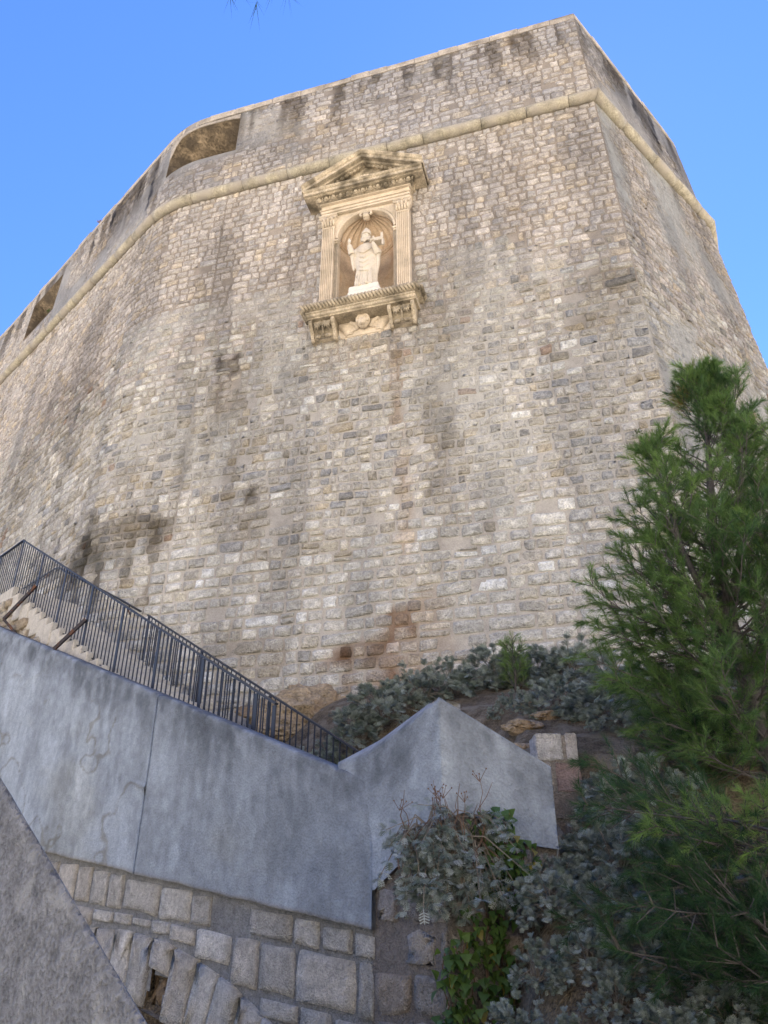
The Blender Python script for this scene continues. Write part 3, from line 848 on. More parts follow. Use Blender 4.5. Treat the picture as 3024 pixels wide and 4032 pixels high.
def old_wall():
    """ashlar below the concrete, with a flat relieving arch at its foot"""
    root = empty('ashlar_wall', P48(-7, 5.25, -1.6), 'old pale ashlar wall with a flat stone arch, under the concrete stair wall', 'wall')
    rng = np.random.default_rng(5)
    AC, ZA, RE = -9.1, -6.86, 6.82
    RI = RE - .66
    sf = surf48(5.27)
    rad = lambda s, z: np.hypot(s - AC, z - ZA)
    cells = stone_rows(-1.6, 1.9, -13., -4.8, rng, lambda z, r: r.uniform(.40, .48), lambda z, r: float(np.clip(r.lognormal(-.95, .25), .30, .62)), [], .05, .01)
    # courses follow the slope of the concrete's lower edge a little
    slope = lambda s: (-4.8 - s) * .10
    cc = (cells[:, 0] + cells[:, 1]) / 2
    zt = w1_bot(cc) - slope(cc) - .035
    cells = cells[cells[:, 2] < zt - .10]
    cc = (cells[:, 0] + cells[:, 1]) / 2
    cells[:, 3] = np.minimum(cells[:, 3], w1_bot(cc) - slope(cc) - .035)
    cc = (cells[:, 0] + cells[:, 1]) / 2
    # trim to stay above the arch ring
    low = ZA + np.sqrt(np.maximum((RE + .03) ** 2 - (cc - AC) ** 2, 0)) - slope(cc)
    low = np.where(np.abs(cc - AC) < RE, low, -9)
    cells[:, 2] = np.maximum(cells[:, 2], low)
    cells = cells[(cells[:, 3] - cells[:, 2]) > .12]
    def surf_slope(s, z, out):
        return sf(s, z + slope(s), out)
    pal = np.array([(.57, .55, .51), (.63, .61, .57), (.52, .50, .46), (.58, .545, .49)])
    col = lambda cs, cz, r: pal[r.choice(4, len(cs))] * r.uniform(.85, 1.1, (len(cs), 1))
    a = stones(cells, surf_slope, .020, .026, .045, rng, col, .15, sq=.88, flat=True)
    # voussoirs in polar coordinates
    vc = []; an = -.30
    while an < .62:
        w = rng.uniform(.048, .064)
        vc.append((an, an + w, RI, RE)); an += w
    vc = np.array(vc)
    gap_a = math.atan2(-7.63 - AC, -.5 - ZA)   # one voussoir has lost its lower half
    broken = np.argmin(np.abs((vc[:, 0] + vc[:, 1]) / 2 - gap_a))
    full = np.delete(vc, broken, 0)
    bx = vc[broken]
    up = np.array([[bx[0], bx[1], RE - .28, RE]])
    def surf_polar(s, z, out):     # s: angle, z: radius
        return sf(AC + np.sin(s) * z, ZA + np.cos(s) * z, out)
    def polar_stones(cells):
        c2 = cells.copy(); c2[:, :2] *= RE
        return stones(c2, lambda s, z, out: surf_polar(s / RE, z, out), .007, .040, .03, rng, lambda cs, cz, r: col(cs, cz, r) * 1.12, .1, sq=.97, flat=True)
    b = polar_stones(np.concatenate([full, up]))
    c = stones(np.array([[bx[0] * RE, bx[1] * RE, RI + .02, RE - .30]]), lambda s, z, out: surf_polar(s / RE, z, out - .10), .01, .05, .2, rng,
               lambda cs, cz, r: np.array([[.26, .19, .12]]), .6)
    V = []; Q = []; T = []; C = []; o = 0
    for q in (a, b, c):
        V.append(q[0]); Q.append(q[1] + o); T.append(q[2] + o); C.append(q[3] * (.78 + .4 * fbm(q[4] * 2, q[5] * 2, 44))[:, None]); o += len(q[0])
    link('facing_stones', mesh_np('facing_stones', np.concatenate(V), np.concatenate(Q), np.concatenate(T), np.concatenate(C)), M['nearstone'], root)
    hole = lambda s, z: ~((rad(s, z) < RI + .10))
    keep = lambda s, z: hole(s, z) & ~((np.abs(np.arctan2(s - AC, z - ZA) - (bx[0] + bx[1]) / 2) < .023) & (rad(s, z) < RE - .3))
    flat_bed('mortar_bed', sf, -17.5, -4.8, lambda s: s * 0 - 1.6, lambda s: w1_bot(s) + .05, keep, (.30, .305, .31), root, .06, 3)
    # soffit of the arch, jamb of the broken voussoir and dark back of the passage
    mb = MB()
    ang = np.linspace(-.30, .62, 24)
    ring0 = [P48(AC + math.sin(t) * (RI + .01), 5.24, ZA + math.cos(t) * (RI + .01)) for t in ang]
    ring1 = [P48(AC + math.sin(t) * (RI + .01), 6.6, ZA + math.cos(t) * (RI + .01)) for t in ang]
    n = len(ang)
    mb.add(ring0 + ring1, [(i, i + 1, n + i + 1, n + i) for i in range(n - 1)])
    mb.add([P48(-13, 6.62, -1.7), P48(-4.8, 6.62, -1.7), P48(-4.8, 6.62, .0), P48(-13, 6.62, .0)], [(0, 1, 2, 3)])
    mb.build('arch_soffit', M['rock'], root, fixn=False)
    mb = MB()
    a0, a1 = bx[0] - .002, bx[1] + .002
    r0, r1 = RI, RE - .27
    pr = [(a0, r0), (a1, r0), (a1, r1), (a0, r1)]
    f = [P48(AC + math.sin(t) * r, 5.262, ZA + math.cos(t) * r) for t, r in pr]
    bk = [P48(AC + math.sin(t) * r, 5.40, ZA + math.cos(t) * r) for t, r in pr]
    mb.add(f + bk, [(0, 1, 5, 4), (1, 2, 6, 5), (2, 3, 7, 6), (3, 0, 4, 7), (4, 5, 6, 7)])
    mb.build('broken_recess', M['rock'], root, fixn=False)
    settle(root)
    return root
old_wall()

# gabled concrete parapet to the right of it
TA = Vector((.69466, -.71934, 0)); NA = Vector((TA.y, -TA.x, 0))   # left face
K2 = Vector((.473, 6.498, 0))
TB = Vector((.96593, .25882, 0)); NB = Vector((TB.y, -TB.x, 0))                                             # right face
def gable():
    root = empty('concrete_parapet', (.5, 7.1, .3), 'gable-shaped grey concrete parapet with sloping chamfered top, beside the stair wall', 'wall')
    # outline of the face in s (0 at the fold), z
    top = [(-1.30, 1.318), (-.93, 1.336), (-.33, 1.541), (0.0, 1.685), (.97, 1.162)]
    bot = [(-1.30, .22), (-.80, .237), (-.05, .70), (.18, .78), (.38, .705), (.70, .55), (.97, .52)]
    ss = np.unique(np.round(np.concatenate([np.linspace(-1.30, .97, 60), [0.0]]), 4)); vv = np.linspace(0, 1, 40)
    S_, V_ = np.meshgrid(ss, vv)
    ZT = np.interp(S_, [t[0] for t in top], [t[1] for t in top]); ZB = np.interp(S_, [t[0] for t in bot], [t[1] for t in bot])
    Z_ = ZB + (ZT - ZB) * V_
    def pos(s, off):
        x = np.where(s < 0, K2.x + TA.x * s - NA.x * off, K2.x + TB.x * s - NB.x * off)
        y = np.where(s < 0, K2.y + TA.y * s - NA.y * off, K2.y + TB.y * s - NB.y * off)
        return x, y
    bump_ = (fbm(S_ * 2, Z_ * 2, 43) - .5) * .012
    X, Y = pos(S_, -bump_)
    c = conc_col(S_ + 20, (ZT - Z_) * 1.1, Z_, 300)
    n = len(ss)
    ii, jj = np.meshgrid(np.arange(n - 1), np.arange(len(vv) - 1)); i0 = (jj * n + ii).ravel()
    Q = [np.stack([i0, i0 + 1, i0 + n + 1, i0 + n], 1)]
    V = np.stack([X.ravel(), Y.ravel(), Z_.ravel()], 1); C = c.reshape(-1, 3)
    # chamfered, then flat top and back: the chamfer is wide on the left ramp, narrow on the right
    rows = []
    zt = ZT[0]
    wl = np.interp(ss, [-1.30, -.90, -.33, -.03, .02, .97], [.02, .21, .22, .05, .012, .012])
    hl = np.interp(ss, [-1.30, -.90, -.33, -.03, .02, .97], [.01, .175, .19, .02, .004, .004])
    zs = [(zt + hl, wl), (zt + hl, np.maximum(wl + .1, .3)), (ZB[0] * 0 + 0.0, np.maximum(wl + .1, .3))]
    last = (len(vv) - 1) * n
    for z, o in zs:
        x, y = pos(ss, o)
        b = len(V)
        V = np.concatenate([V, np.stack([x, y, z], 1)]); C = np.concatenate([C, np.tile([.40, .405, .41], (n, 1)) * (.8 + .4 * fbm(ss * 6, z * 6, 5))[:, None]])
        k = np.arange(n - 1)
        Q.append(np.stack([last + k, last + k + 1, b + k + 1, b + k], 1))
        last = b
    T = []
    for e in (0, n - 1):
        b = len(V) - 3 * n
        idx = [j * n + e for j in range(len(vv))] + [b + e, b + n + e, b + 2 * n + e]
        for q in range(1, len(idx) - 1): T.append((idx[0], idx[q], idx[q + 1]))
    link('parapet_wall', mesh_np('parapet_wall', V, np.concatenate(Q), np.array(T), C), M['concrete'], root)
    # old masonry under it
    root2 = empty('rubble_wall', (.5, 7.1, -1.6), 'rough mortared rubble wall under the gable-shaped parapet, partly hidden by ivy', 'wall')
    rng = np.random.default_rng(9)
    def surf(s, z, out):
        x, y = pos(s, .045 - out)
        return np.stack([x, y, z + 0 * s], -1)
    hi = lambda s: np.interp(s, [t[0] for t in bot], [t[1] for t in bot]) - .0
    cells = stone_rows(-1.6, 1., -.83, 1.0, rng, lambda z, r: r.uniform(.26, .36), lambda z, r: float(np.clip(r.lognormal(-1.25, .3), .16, .4)), [0.], .1, .05)
    cc = (cells[:, 0] + cells[:, 1]) / 2
    cells[:, 3] = np.minimum(cells[:, 3], hi(cc) - .02)
    cells = cells[(cells[:, 3] - cells[:, 2]) > .1]
    pal = np.array([(.42, .39, .36), (.48, .44, .40), (.36, .335, .31), (.44, .38, .32)])
    q = stones(cells, surf, .026, .022, .14, rng, lambda cs, cz, r: pal[r.choice(4, len(cs))] * r.uniform(.8, 1.1, (len(cs), 1)), .4)
    link('facing_stones', mesh_np('facing_stones', q[0], q[1], q[2], q[3]), M['nearstone'], root2)
    flat_bed('mortar_bed', surf, -.86, 1.0, lambda s: s * 0 - 1.6, lambda s: hi(s) + .03, lambda s, z: np.ones(s.shape, bool), (.25, .225, .205), root2, .06, 8)
    mb = MB()   # rough end of the wall, going back into the slope
    e = [surf(np.array(1.0), np.array(z), np.array(.0)) for z in np.linspace(-1.6, .57, 8)]
    e = [Vector(p) for p in e]; bk = [p + Vector((.02, .5, 0)) for p in e]
    mb.add(e + bk, [(i, i + 1, 8 + i + 1, 8 + i) for i in range(7)])
    mb.build('wall_end', M['rock'], root2, fixn=False)
    settle(root); settle(root2)
gable()

def pillar():
    root = empty('stone_pillar', (1.75, 8.2, .3), 'squat stone pillar with two pale top blocks and a pinkish block, right of the gabled parapet', 'pillar')
    Mz = Matrix.Rotation(math.radians(-3), 3, 'Z')
    x0, x1, yf, dp = 1.54, 1.96, 8.0, .36
    rows = [(1.44, 1.71, [(0, .27), (.30, .42)], [(.62, .61, .60), (.60, .57, .55)]), (1.14, 1.42, [(0, .15), (.165, .42)], [(.42, .39, .36), (.42, .315, .29)]),
            (.88, 1.125, [(0, .42)], [(.36, .31, .27)]), (.56, .865, [(0, .22), (.235, .42)], [(.33, .27, .22), (.35, .29, .24)]), (.15, .545, [(0, .42)], [(.33, .28, .23)])]
    V = []; C = []; Q = []; F = []
    k = 0
    for z0, z1, xs, cols in rows:
        for (a, b), c in zip(xs, cols):
            w = .02 * (1.71 - z0)
            mb = MB(); mb.box((0, 0, 0), (1, 1, 1))
            mb2 = MB()
            sx, sy, sz = (b - a) - .004, dp, z1 - z0
            mb2.box((x0 + (a + b) / 2 + (0.02 if b > .4 else 0) * (1.71 - z0), yf + dp / 2, (z0 + z1) / 2), (sx, sy, sz), None, .015)
            me = mb2.mesh('pillar_block')
            import bmesh
            bm = bmesh.new(); bm.from_mesh(me)
            bmesh.ops.subdivide_edges(bm, edges=bm.edges[:], cuts=4, use_grid_fill=True)
            for v in bm.verts:
                v.co += Vector((random.uniform(-1, 1), random.uniform(-1, 1), random.uniform(-1, 1))) * .006
            bm.to_mesh(me); bm.free()
            ca = me.color_attributes.new('Col', 'FLOAT_COLOR', 'POINT')
            co = np.zeros(len(me.vertices) * 3); me.vertices.foreach_get('co', co); co = co.reshape(-1, 3)
            cc = np.ones((len(co), 4)); cc[:, :3] = np.array(c) * (.65 + .6 * fbm(co[:, 0] * 14, co[:, 2] * 14, 61 + k))[:, None]
            ca.data.foreach_set('color', cc.astype(np.float32).ravel())
            o = link('block', me, M['nearstone'], root); o.parent = root
            k += 1
    mb = MB()
    mb.box((x0 + .215, yf + dp / 2 + .004, .9), (.40, dp - .02, 1.58))
    me = mb.mesh('mortar')
    ca = me.color_attributes.new('Col', 'FLOAT_COLOR', 'POINT')
    ca.data.foreach_set('color', np.tile([.33, .30, .27, 1], (len(me.vertices), 1)).astype(np.float32).ravel())
    o = link('mortar', me, M['nearstone'], root)
    settle(root)
pillar()

def near_parapet():
    root = None
    t = Vector((math.sin(math.radians(128)), math.cos(math.radians(128)), 0)); n = Vector((t.y, -t.x, 0))
    # face through these two top-edge points, 0.3 m thick behind
    A = Vector((-1.73, 3.64, .56)); B = Vector((-.75, 2.87, -.28))
    sl = (B.z - A.z) / (B - A).dot(t)
    na = 90; nz = 60
    aa = np.linspace(-2.2, 2.2, na + 1); V_, = [np.linspace(0, 1, nz + 1)]
    S_, VV = np.meshgrid(aa, V_)
    ZT = A.z + sl * S_ + (fbm(S_ * 9, S_ * 0, 71) - .5) * .006
    ZB = np.minimum(ZT - .1, -1.7)
    Z_ = ZB + (ZT - ZB) * VV
    b = (fbm(S_ * 9, Z_ * 9, 73) - .5) * .012 - .006 * sstep(.985, 1, VV)
    X = A.x + t.x * S_ + n.x * b; Y = A.y + t.y * S_ + n.y * b
    nn = na + 1
    ii, jj = np.meshgrid(np.arange(na), np.arange(nz)); i0 = (jj * nn + ii).ravel()
    V = np.stack([X.ravel(), Y.ravel(), Z_.ravel()], 1)
    Q = [np.stack([i0, i0 + 1, i0 + nn + 1, i0 + nn], 1)]
    last = nz * nn
    for off, z in ((.03, ZT[-1] - .02), (.30, ZT[-1] - .42), (.30, ZB[0])):
        bse = len(V)
        V = np.concatenate([V, np.stack([A.x + t.x * aa - n.x * off, A.y + t.y * aa - n.y * off, z], 1)])
        k = np.arange(na); Q.append(np.stack([last + k, last + k + 1, bse + k + 1, bse + k], 1)); last = bse
    o = link('stair_parapet', mesh_np('stair_parapet', V, np.concatenate(Q), None, None), M['roughcast'])
    tag(o, 'near rough grey stair parapet with a steep sloping edge, lower left corner', 'parapet')
near_parapet()

# ------------------------------------------------------------------ stairs, railings
def stairs():
    root = empty('stone_stairs', P48(-10, 6.1, 0), 'pale stone staircase climbing to the left behind the concrete wall', 'stairs')
    rise = .165; run = rise / .5755
    a = -14.45; i = 0
    inv = Matrix.Translation(-P48(-10, 6.1, 0))
    while a < -4.9:
        z = float(stair_floor(a)) 
        mb = MB()
        Rm = Matrix((( T48.x, -N48.x, 0), (T48.y, -N48.y, 0), (0, 0, 1)))
        c = P48(a + run / 2 + .01, 6.01 + random.uniform(-.02, .02), z - .27)
        mb.box(c, (run + .05, 1.16, .40), Rm, .014)
        o = link('step', mb.mesh('step'), M['step'], root)
        a += run
    mb = MB()
    za = lambda a: 4.748 - .985 + .584 * (-11.555 - a)
    mb.add([P48(-14.6, 6.60, za(-14.6)), P48(-5.2, 6.60, za(-5.2)), P48(-5.2, 6.80, za(-5.2)), P48(-14.6, 6.80, za(-14.6)),
            P48(-14.6, 6.60, -1.5), P48(-5.2, 6.60, -1.5), P48(-5.2, 6.80, -1.5), P48(-14.6, 6.80, -1.5)], [(0, 1, 2, 3), (0, 4, 5, 1), (3, 2, 6, 7), (1, 5, 6, 2), (0, 3, 7, 4), (4, 7, 6, 5)])
    link('kerb_wall', mb.mesh('kerb_wall'), M['step'], root)
    mb = MB()   # landing beyond the top step, along the fort's left face
    TL = Vector((.7157, -.6984, 0)); NL = Vector((-.6984, -.7157, 0))
    p = P48(-14.45, 5.43, 5.7)
    A = [p, P48(-14.45, 6.76, 5.7), P48(-14.45, 6.76, 5.7) - TL * 6, p - TL * 6]
    A = A + [q - Vector((0, 0, .3)) for q in A]
    mb.add(A, [(0, 1, 2, 3), (4, 7, 6, 5), (0, 4, 5, 1), (1, 5, 6, 2), (2, 6, 7, 3), (3, 7, 4, 0)])
    o = link('landing', mb.mesh('landing'), M['step'], root)
    # rubble wall carrying the steps, seen above the concrete
    root2 = empty('stair_rubble_wall', P48(-13, 5.44, 4), 'pale rubble wall carrying the upper steps, just above the concrete wall', 'wall')
    rng = np.random.default_rng(21)
    sf = surf48(5.46)
    cells = stone_rows(0.5, 5.7, -17.4, -6., rng, lambda z, r: r.uniform(.18, .28), lambda z, r: float(np.clip(r.lognormal(-1.1, .35), .16, .6)), [], .15, .02)
    cc = (cells[:, 0] + cells[:, 1]) / 2
    top = np.where(cc < -14.45, 5.42, stair_floor(cc) - .30)
    cells = cells[(cells[:, 2] > w1_top(cc) - .5) & (cells[:, 3] < top + .06)]
    pal = np.array([(.56, .51, .43), (.50, .45, .37), (.60, .53, .42), (.45, .38, .29)])
    q = stones(cells, sf, .012, .05, .14, rng, lambda cs, cz, r: pal[r.choice(4, len(cs))] * r.uniform(.85, 1.1, (len(cs), 1)), .5)
    link('facing_stones', mesh_np('facing_stones', q[0], q[1], q[2], q[3]), M['nearstone'], root2)
    flat_bed('mortar_bed', sf, -17.4, -5., lambda s: w1_top(s) - .6, lambda s: np.maximum(np.where(s < -14.45, 5.5, stair_floor(s) - .22), w1_top(s) - .55), lambda s, z: np.ones(s.shape, bool), (.42, .35, .26), root2, .08, 12)
    settle(root); settle(root2)
stairs()

def part(root, name, me, m, loc=(0, 0, 0)):
    o = bpy.data.objects.new(name, me); COL.objects.link(o)
    if not me.materials: me.materials.append(m)
    o.parent = root
    o.location = Vector(loc) - root.location
    return o

def railing(name, label, nn, a0, z0, a1, z1, height, spacing, post_every, left=None, botgap=.02, group='stair railings'):
    org = P48((a0 + a1) / 2, nn, (z0 + z1) / 2 - height)
    root = empty(name, org, label, 'railing', group)
    sl = (z1 - z0) / (a1 - a0)
    bar_me = MB().box((0, 0, -height / 2), (.014, .014, height), Matrix(((T48.x, -N48.x, 0), (T48.y, -N48.y, 0), (0, 0, 1)))).mesh('baluster')
    post_me = MB().box((0, 0, -height / 2 - .07), (.055, .016, height + .14), Matrix(((T48.x, -N48.x, 0), (T48.y, -N48.y, 0), (0, 0, 1)))).mesh('post')
    n = int(round((a1 - a0) / spacing))
    for i in range(n + 1):
        a = a0 + (a1 - a0) * i / n; z = z0 + sl * (a - a0)
        if i % post_every == 0 or i == n: part(root, 'post', post_me, M['metal'], P48(a, nn, z - .012))
        else: part(root, 'baluster', bar_me, M['metal'], P48(a, nn, z - .012))
    mb = MB(); mb.bar(P48(a0 - .03, nn, z0) - org, P48(a1 + .03, nn, z1) - org, .05, .022)
    part(root, 'top_rail', mb.mesh('top_rail'), M['metal'], org)
    mb = MB(); mb.bar(P48(a0, nn, z0 - height) - org, P48(a1, nn, z1 - height) - org, .04, .014)
    part(root, 'bottom_rail', mb.mesh('bottom_rail'), M['metal'], org)
    if left:
        TL = Vector((.7157, -.6984, 0))
        A = P48(a0, nn, z0)
        m_ = int(left / spacing)
        for i in range(1, m_ + 1):
            p = A - TL * (i * spacing)
            part(root, 'post' if i % post_every == 0 else 'baluster', post_me if i % post_every == 0 else bar_me, M['metal'], p - Vector((0, 0, .012)))
        mb = MB(); mb.bar(A - org, A - TL * left - org, .05, .022)
        part(root, 'top_rail', mb.mesh('top_rail'), M['metal'], org)
        mb = MB(); mb.bar(A - Vector((0, 0, height)) - org, A - TL * left - Vector((0, 0, height)) - org, .04, .014)
        part(root, 'bottom_rail', mb.mesh('bottom_rail'), M['metal'], org)
    return root, org
r1, o1 = railing('stair_railing', 'dark metal stair railing with diagonal braces, turning a corner at its top left end', 5.52, -14.734, 6.814, -6.6, 2.133, 1.08, .111, 10, left=2.2)
for (a, z, ka, kz, ea, ez) in ((-13.62, 5.50, -14.05, 4.86, -13.72, 4.50), (-11.40, 4.30, -11.75, 3.80, -11.62, 3.55)):
    mb = MB()
    k_ = P48(ka + .05, 5.22, kz)
    mb.bar(P48(a, 5.50, z) - o1, k_ - o1, .05, .05)
    mb.bar(k_ - o1, P48(ea, 5.48, ez) - o1, .045, .045)
    part(r1, 'brace', mb.mesh('brace'), M['rust'], o1)
r2, o2 = railing('stair_railing', 'plain dark metal railing beyond the steps, its lower end among grey shrubs', 6.7, -11.555, 4.748, -5.6, 1.27, .98, .115, 15)
mb = MB(); mb.bar(P48(-6.75, 6.66, .95) - o2, P48(-7.3, 5.9, .95) - o2, .03, .03)
part(r2, 'brace', mb.mesh('brace'), M['metal'], o2)

def handrail():
    root = empty('wall_handrail', W1p(26, 6.5, .1), 'thin dark handrail bracketed to the rounded corner of the fort', 'handrail')
    org = root.location.copy()
    pts = []
    # level along the left face, then sloping down along the main face
    for s in np.arange(21.4, 24.65, .4): pts.append((s, 7.42))
    for s in np.arange(24.9, 27.8, .3): pts.append((s, 7.42 - (s - 24.8) * .597))
    mb = MB(); mb.tube([W1p(s, z, .09) - org for s, z in pts], .022, 8)
    part(root, 'rail', mb.mesh('rail', True), M['metal'], org)
    for s, z in ((22.9, 7.42), (27.3, 7.42 - 2.5 * .597), (25.6, 7.42 - .8 * .597)):
        mb = MB(); mb.tube([W1p(s, z, .09) - org, W1p(s, z - .14, .09) - org, W1p(s, z - .2, .0) - org], .014, 6)
        part(root, 'bracket', mb.mesh('bracket'), M['rust'], org)
handrail()

# ------------------------------------------------------------------ the niche with its carved frame
NX = Matrix(((TM[0], -NM[0], 0, 0), (TM[1], -NM[1], 0, 0), (0, 0, 1, 0), (0, 0, 0, 1)))
NORG = W1p(S_N, Z_N, 0) + Vector((NM[0], NM[1], 0)) * -.02
NMAT = Matrix.Translation(NORG) @ NX            # x along the wall, y into it, z up
def niche():
    root = empty('niche_frame', None, 'carved stone niche with triangular pediment, fluted pilasters and corbels, set in the fort wall', 'niche', mat=NMAT)
    B = lambda mb, n, m, p=root, sm=False: mb.build(n, m, p, sm)
    # alcove: half-round recess with plain wall below and ribbed shell above
    R = .745; ZS = 2.46
    n = 28; rows = []
    for z in np.concatenate([[0.0], np.linspace(.2, ZS, 10)]):
        rows.append([Vector((R * math.cos(math.pi - math.pi * i / n), R * .86 * math.sin(math.pi * i / n), z)) for i in range(n + 1)])
    mb = MB(); mb.loft(rows, cap=False, closed=False)
    fl = [Vector((R * math.cos(math.pi - math.pi * i / n), R * .86 * math.sin(math.pi * i / n), 0)) for i in range(n + 1)]
    mb.add(fl, [tuple(range(n + 1))])
    # impost moulding round the back at the spring line
    for zc_, rr in ((ZS + .02, .045), (ZS - .06, .03)):
        mb.tube([Vector(((R - .005) * math.cos(math.pi - math.pi * i / n), (R - .005) * .86 * math.sin(math.pi * i / n), zc_)) for i in range(n + 1)], rr, 8)
    mb.build('alcove', M['shell'], root, fixn=False)
    # shell: ribs fan out from the crown hinge, radial flutes
    mb = MB(); NR = 11; nu = NR * 8; nv = 14
    rings = []
    for j in range(nv + 1):
        t = j / nv
        ring = []
        for i in range(nu + 1):
            th = math.pi * i / nu                     # around the rim of the half dome, 0..pi measured in plan at spring line
            fl_ = abs(math.sin(th * NR))              # scallop
            amp = .055 * math.sin(math.pi * (.12 + .88 * t) / 1.0 * .5)
            # great-circle from the top front (hinge) down to rim
            hx, hy, hz = 0, 0, R
            ex, ey, ez = -R * math.cos(th), R * .86 * math.sin(th), 0
            a_ = t * math.pi / 2
            p = Vector((ex * math.sin(a_), ey * math.sin(a_), R * math.cos(a_)))
            k = 1 - amp * (1 - fl_) / R
            ring.append(Vector((p.x * k, p.y * k, ZS + .05 + p.z * k)))
        rings.append(ring)
    mb.loft(rings, cap=False, closed=False)
    mb.build('shell_vault', M['shell'], root, smooth=True, fixn=False)
    mb = MB()   # scroll at the crown
    mb.box((0, -.06, ZS + R - .06), (.16, .16, .2), None, .03)
    for sx in (-1, 1):
        mb.tube([Vector((sx * (.06 + .09 * math.cos(q) * (1 - q / 9)), -.12, ZS + R + .0 + .08 * math.sin(q) * (1 - q / 9))) for q in np.linspace(-1, 5, 14)], .035, 6)
        mb.tube([(sx * .1, -.1, ZS + R + .07), (sx * .22, -.1, ZS + R + .1), (sx * .3, -.09, ZS + R + .02)], [.03, .035, .03], 6)
    for q in range(-2, 3): mb.tube([(q * .032, -.15, ZS + R + .02), (q * .028, -.14, ZS + R - .15)], .016, 5)
    B(mb, 'scroll_keystone', M['carved'], root, True)
    # frame slab around the opening (spandrels), flat front at y=-.10
    yo, yi = -.12, .08
    W_, H_ = 1.16, 3.34
    arc = [(R * math.cos(math.pi - math.pi * i / 24), ZS + .05 + R * math.sin(math.pi * i / 24)) for i in range(25)]
    mb = MB()
    def strip(out_pts, in_pts):
        m_ = len(out_pts)
        V = [(x, yo, z) for x, z in out_pts] + [(x, yo, z) for x, z in in_pts] + [(x, yi, z) for x, z in in_pts]
        F = [(i, i + 1, m_ + i + 1, m_ + i) for i in range(m_ - 1)] + [(m_ + i, m_ + i + 1, 2 * m_ + i + 1, 2 * m_ + i) for i in range(m_ - 1)]
        mb.add(V, F)
    inn = [(-R, 0)] + arc + [(R, 0)]
    outp = [(-W_, 0)]
    for x, z in arc:
        if abs(x) > .35 and z < H_ - .45 and False: outp.append((math.copysign(W_, x), z))
        else: outp.append((x / R * W_, min(H_, ZS + .05 + (z - ZS - .05) * 1.0 + .9 * (1 if z > ZS + .06 else 0))))
    outp.append((W_, 0))
    strip(outp, inn)
    # sides
    for sx in (-1, 1):
        mb.add([(sx * W_, yo, 0), (sx * W_, yo, H_), (sx * W_, .3, H_), (sx * W_, .3, 0)], [(0, 1, 2, 3)])
        mb.box((sx * .79, -.02, 1.26), (.10, .20, 2.5), None, .004)                  # plain jamb
        mb.box((sx * .80, -.05, ZS - .02), (.15, .24, .07), None, .015)              # impost cap
        mb.box((sx * .80, -.04, ZS - .09), (.12, .22, .05), None, .012)
    # archivolt
    for r_, w_, y_ in ((R + .035, .035, -.135), (R + .095, .022, -.13)):
        mb.tube([Vector((r_ * math.cos(math.pi - math.pi * i / 32), y_, ZS + .05 + r_ * math.sin(math.pi * i / 32))) for i in range(33)], w_, 8)
    # fill behind, closing the spandrel
    mb.box((0, -.02, 3.42), (2 * W_, .18, .16), None, 0)
    B(mb, 'arch_surround', M['carved'])
    # pilasters
    for sx in (-1, 1):
        cx = sx * 1.005
        pil = MB()
        h = 2.95; w = .33; nf = 6
        # fluted front profile
        prof = [(-w / 2, 0.02), (-w / 2, -.19), (-w / 2 + .02, -.20)]
        fw = (w - .04) / nf
        for f in range(nf):
            x0 = -w / 2 + .02 + f * fw
            prof += [(x0 + fw * .18, -.20), (x0 + fw * .28, -.178), (x0 + fw * .5, -.168), (x0 + fw * .72, -.178), (x0 + fw * .82, -.20)]
        prof += [(w / 2 - .02, -.20), (w / 2, -.19), (w / 2, 0.02)]
        lo, hi = .17, h - .06
        V = [(cx + x, y, lo) for x, y in prof] + [(cx + x, y, hi) for x, y in prof]
        m_ = len(prof)
        pil.add(V, [(i, (i + 1) % m_, m_ + (i + 1) % m_, m_ + i) for i in range(m_)] + [tuple(range(m_)), tuple(range(2 * m_ - 1, m_ - 1, -1))])
        pil.box((cx, -.09, .05), (.40, .26, .11), None, .012); pil.box((cx, -.09, .135), (.37, .245, .06), None, .02)
        pil.box((cx, -.095, hi + .02), (.36, .225, .045), None, .015)
        po = B(pil, 'pilaster', M['carved'])
        cap = MB()
        z0 = h
        cap.loft([[Vector((cx + sx2 * (w / 2 - .02 + .09 * q ** 2), yy, z0 + .31 * q)) for sx2, yy in ((-1, .02), (-1, -.17 - .09 * q ** 2), (1, -.17 - .09 * q ** 2), (1, .02))] for q in (0, .35, .7, 1)])
        cap.box((cx, -.125, z0 + .345), (.50, .31, .05), None, .012)
        for q in range(5):                                                        # acanthus leaves
            lx = cx + (-.15 + .075 * q)
            cap.tube([(lx, -.175, z0 + .01), (lx * 1.0, -.21, z0 + .09), (lx, -.25, z0 + .15), (lx, -.265, z0 + .125)], [.032, .036, .03, .012], 6)
        for q in range(3):
            lx = cx + (-.11 + .11 * q)
            cap.tube([(lx, -.19, z0 + .11), (lx, -.235, z0 + .2), (lx, -.28, z0 + .25), (lx, -.29, z0 + .225)], [.034, .036, .03, .012], 6)
        for s2 in (-1, 1):                                                        # volutes
            cap.tube([Vector((cx + s2 * (.19 + .05 * math.cos(q) * (1 - q / 10)), -.24, z0 + .27 + .05 * math.sin(q) * (1 - q / 10))) for q in np.linspace(0, 8, 18)], .02, 5)
        cap.sphere((cx, -.27, z0 + .31), .04, 8, 6)
        B(cap, 'capital', M['carved'], po, True)
    # entablature
    e = MB()
    def course(z0, z1, hw, out, bev=.008): e.box((0, (.12 - out) / 2, (z0 + z1) / 2), (2 * hw, out + .12, z1 - z0), None, bev)
    course(3.375, 3.44, 1.20, .21); course(3.443, 3.52, 1.215, .235); course(3.523, 3.55, 1.245, .275, .012)
    course(3.553, 3.72, 1.20, .215)
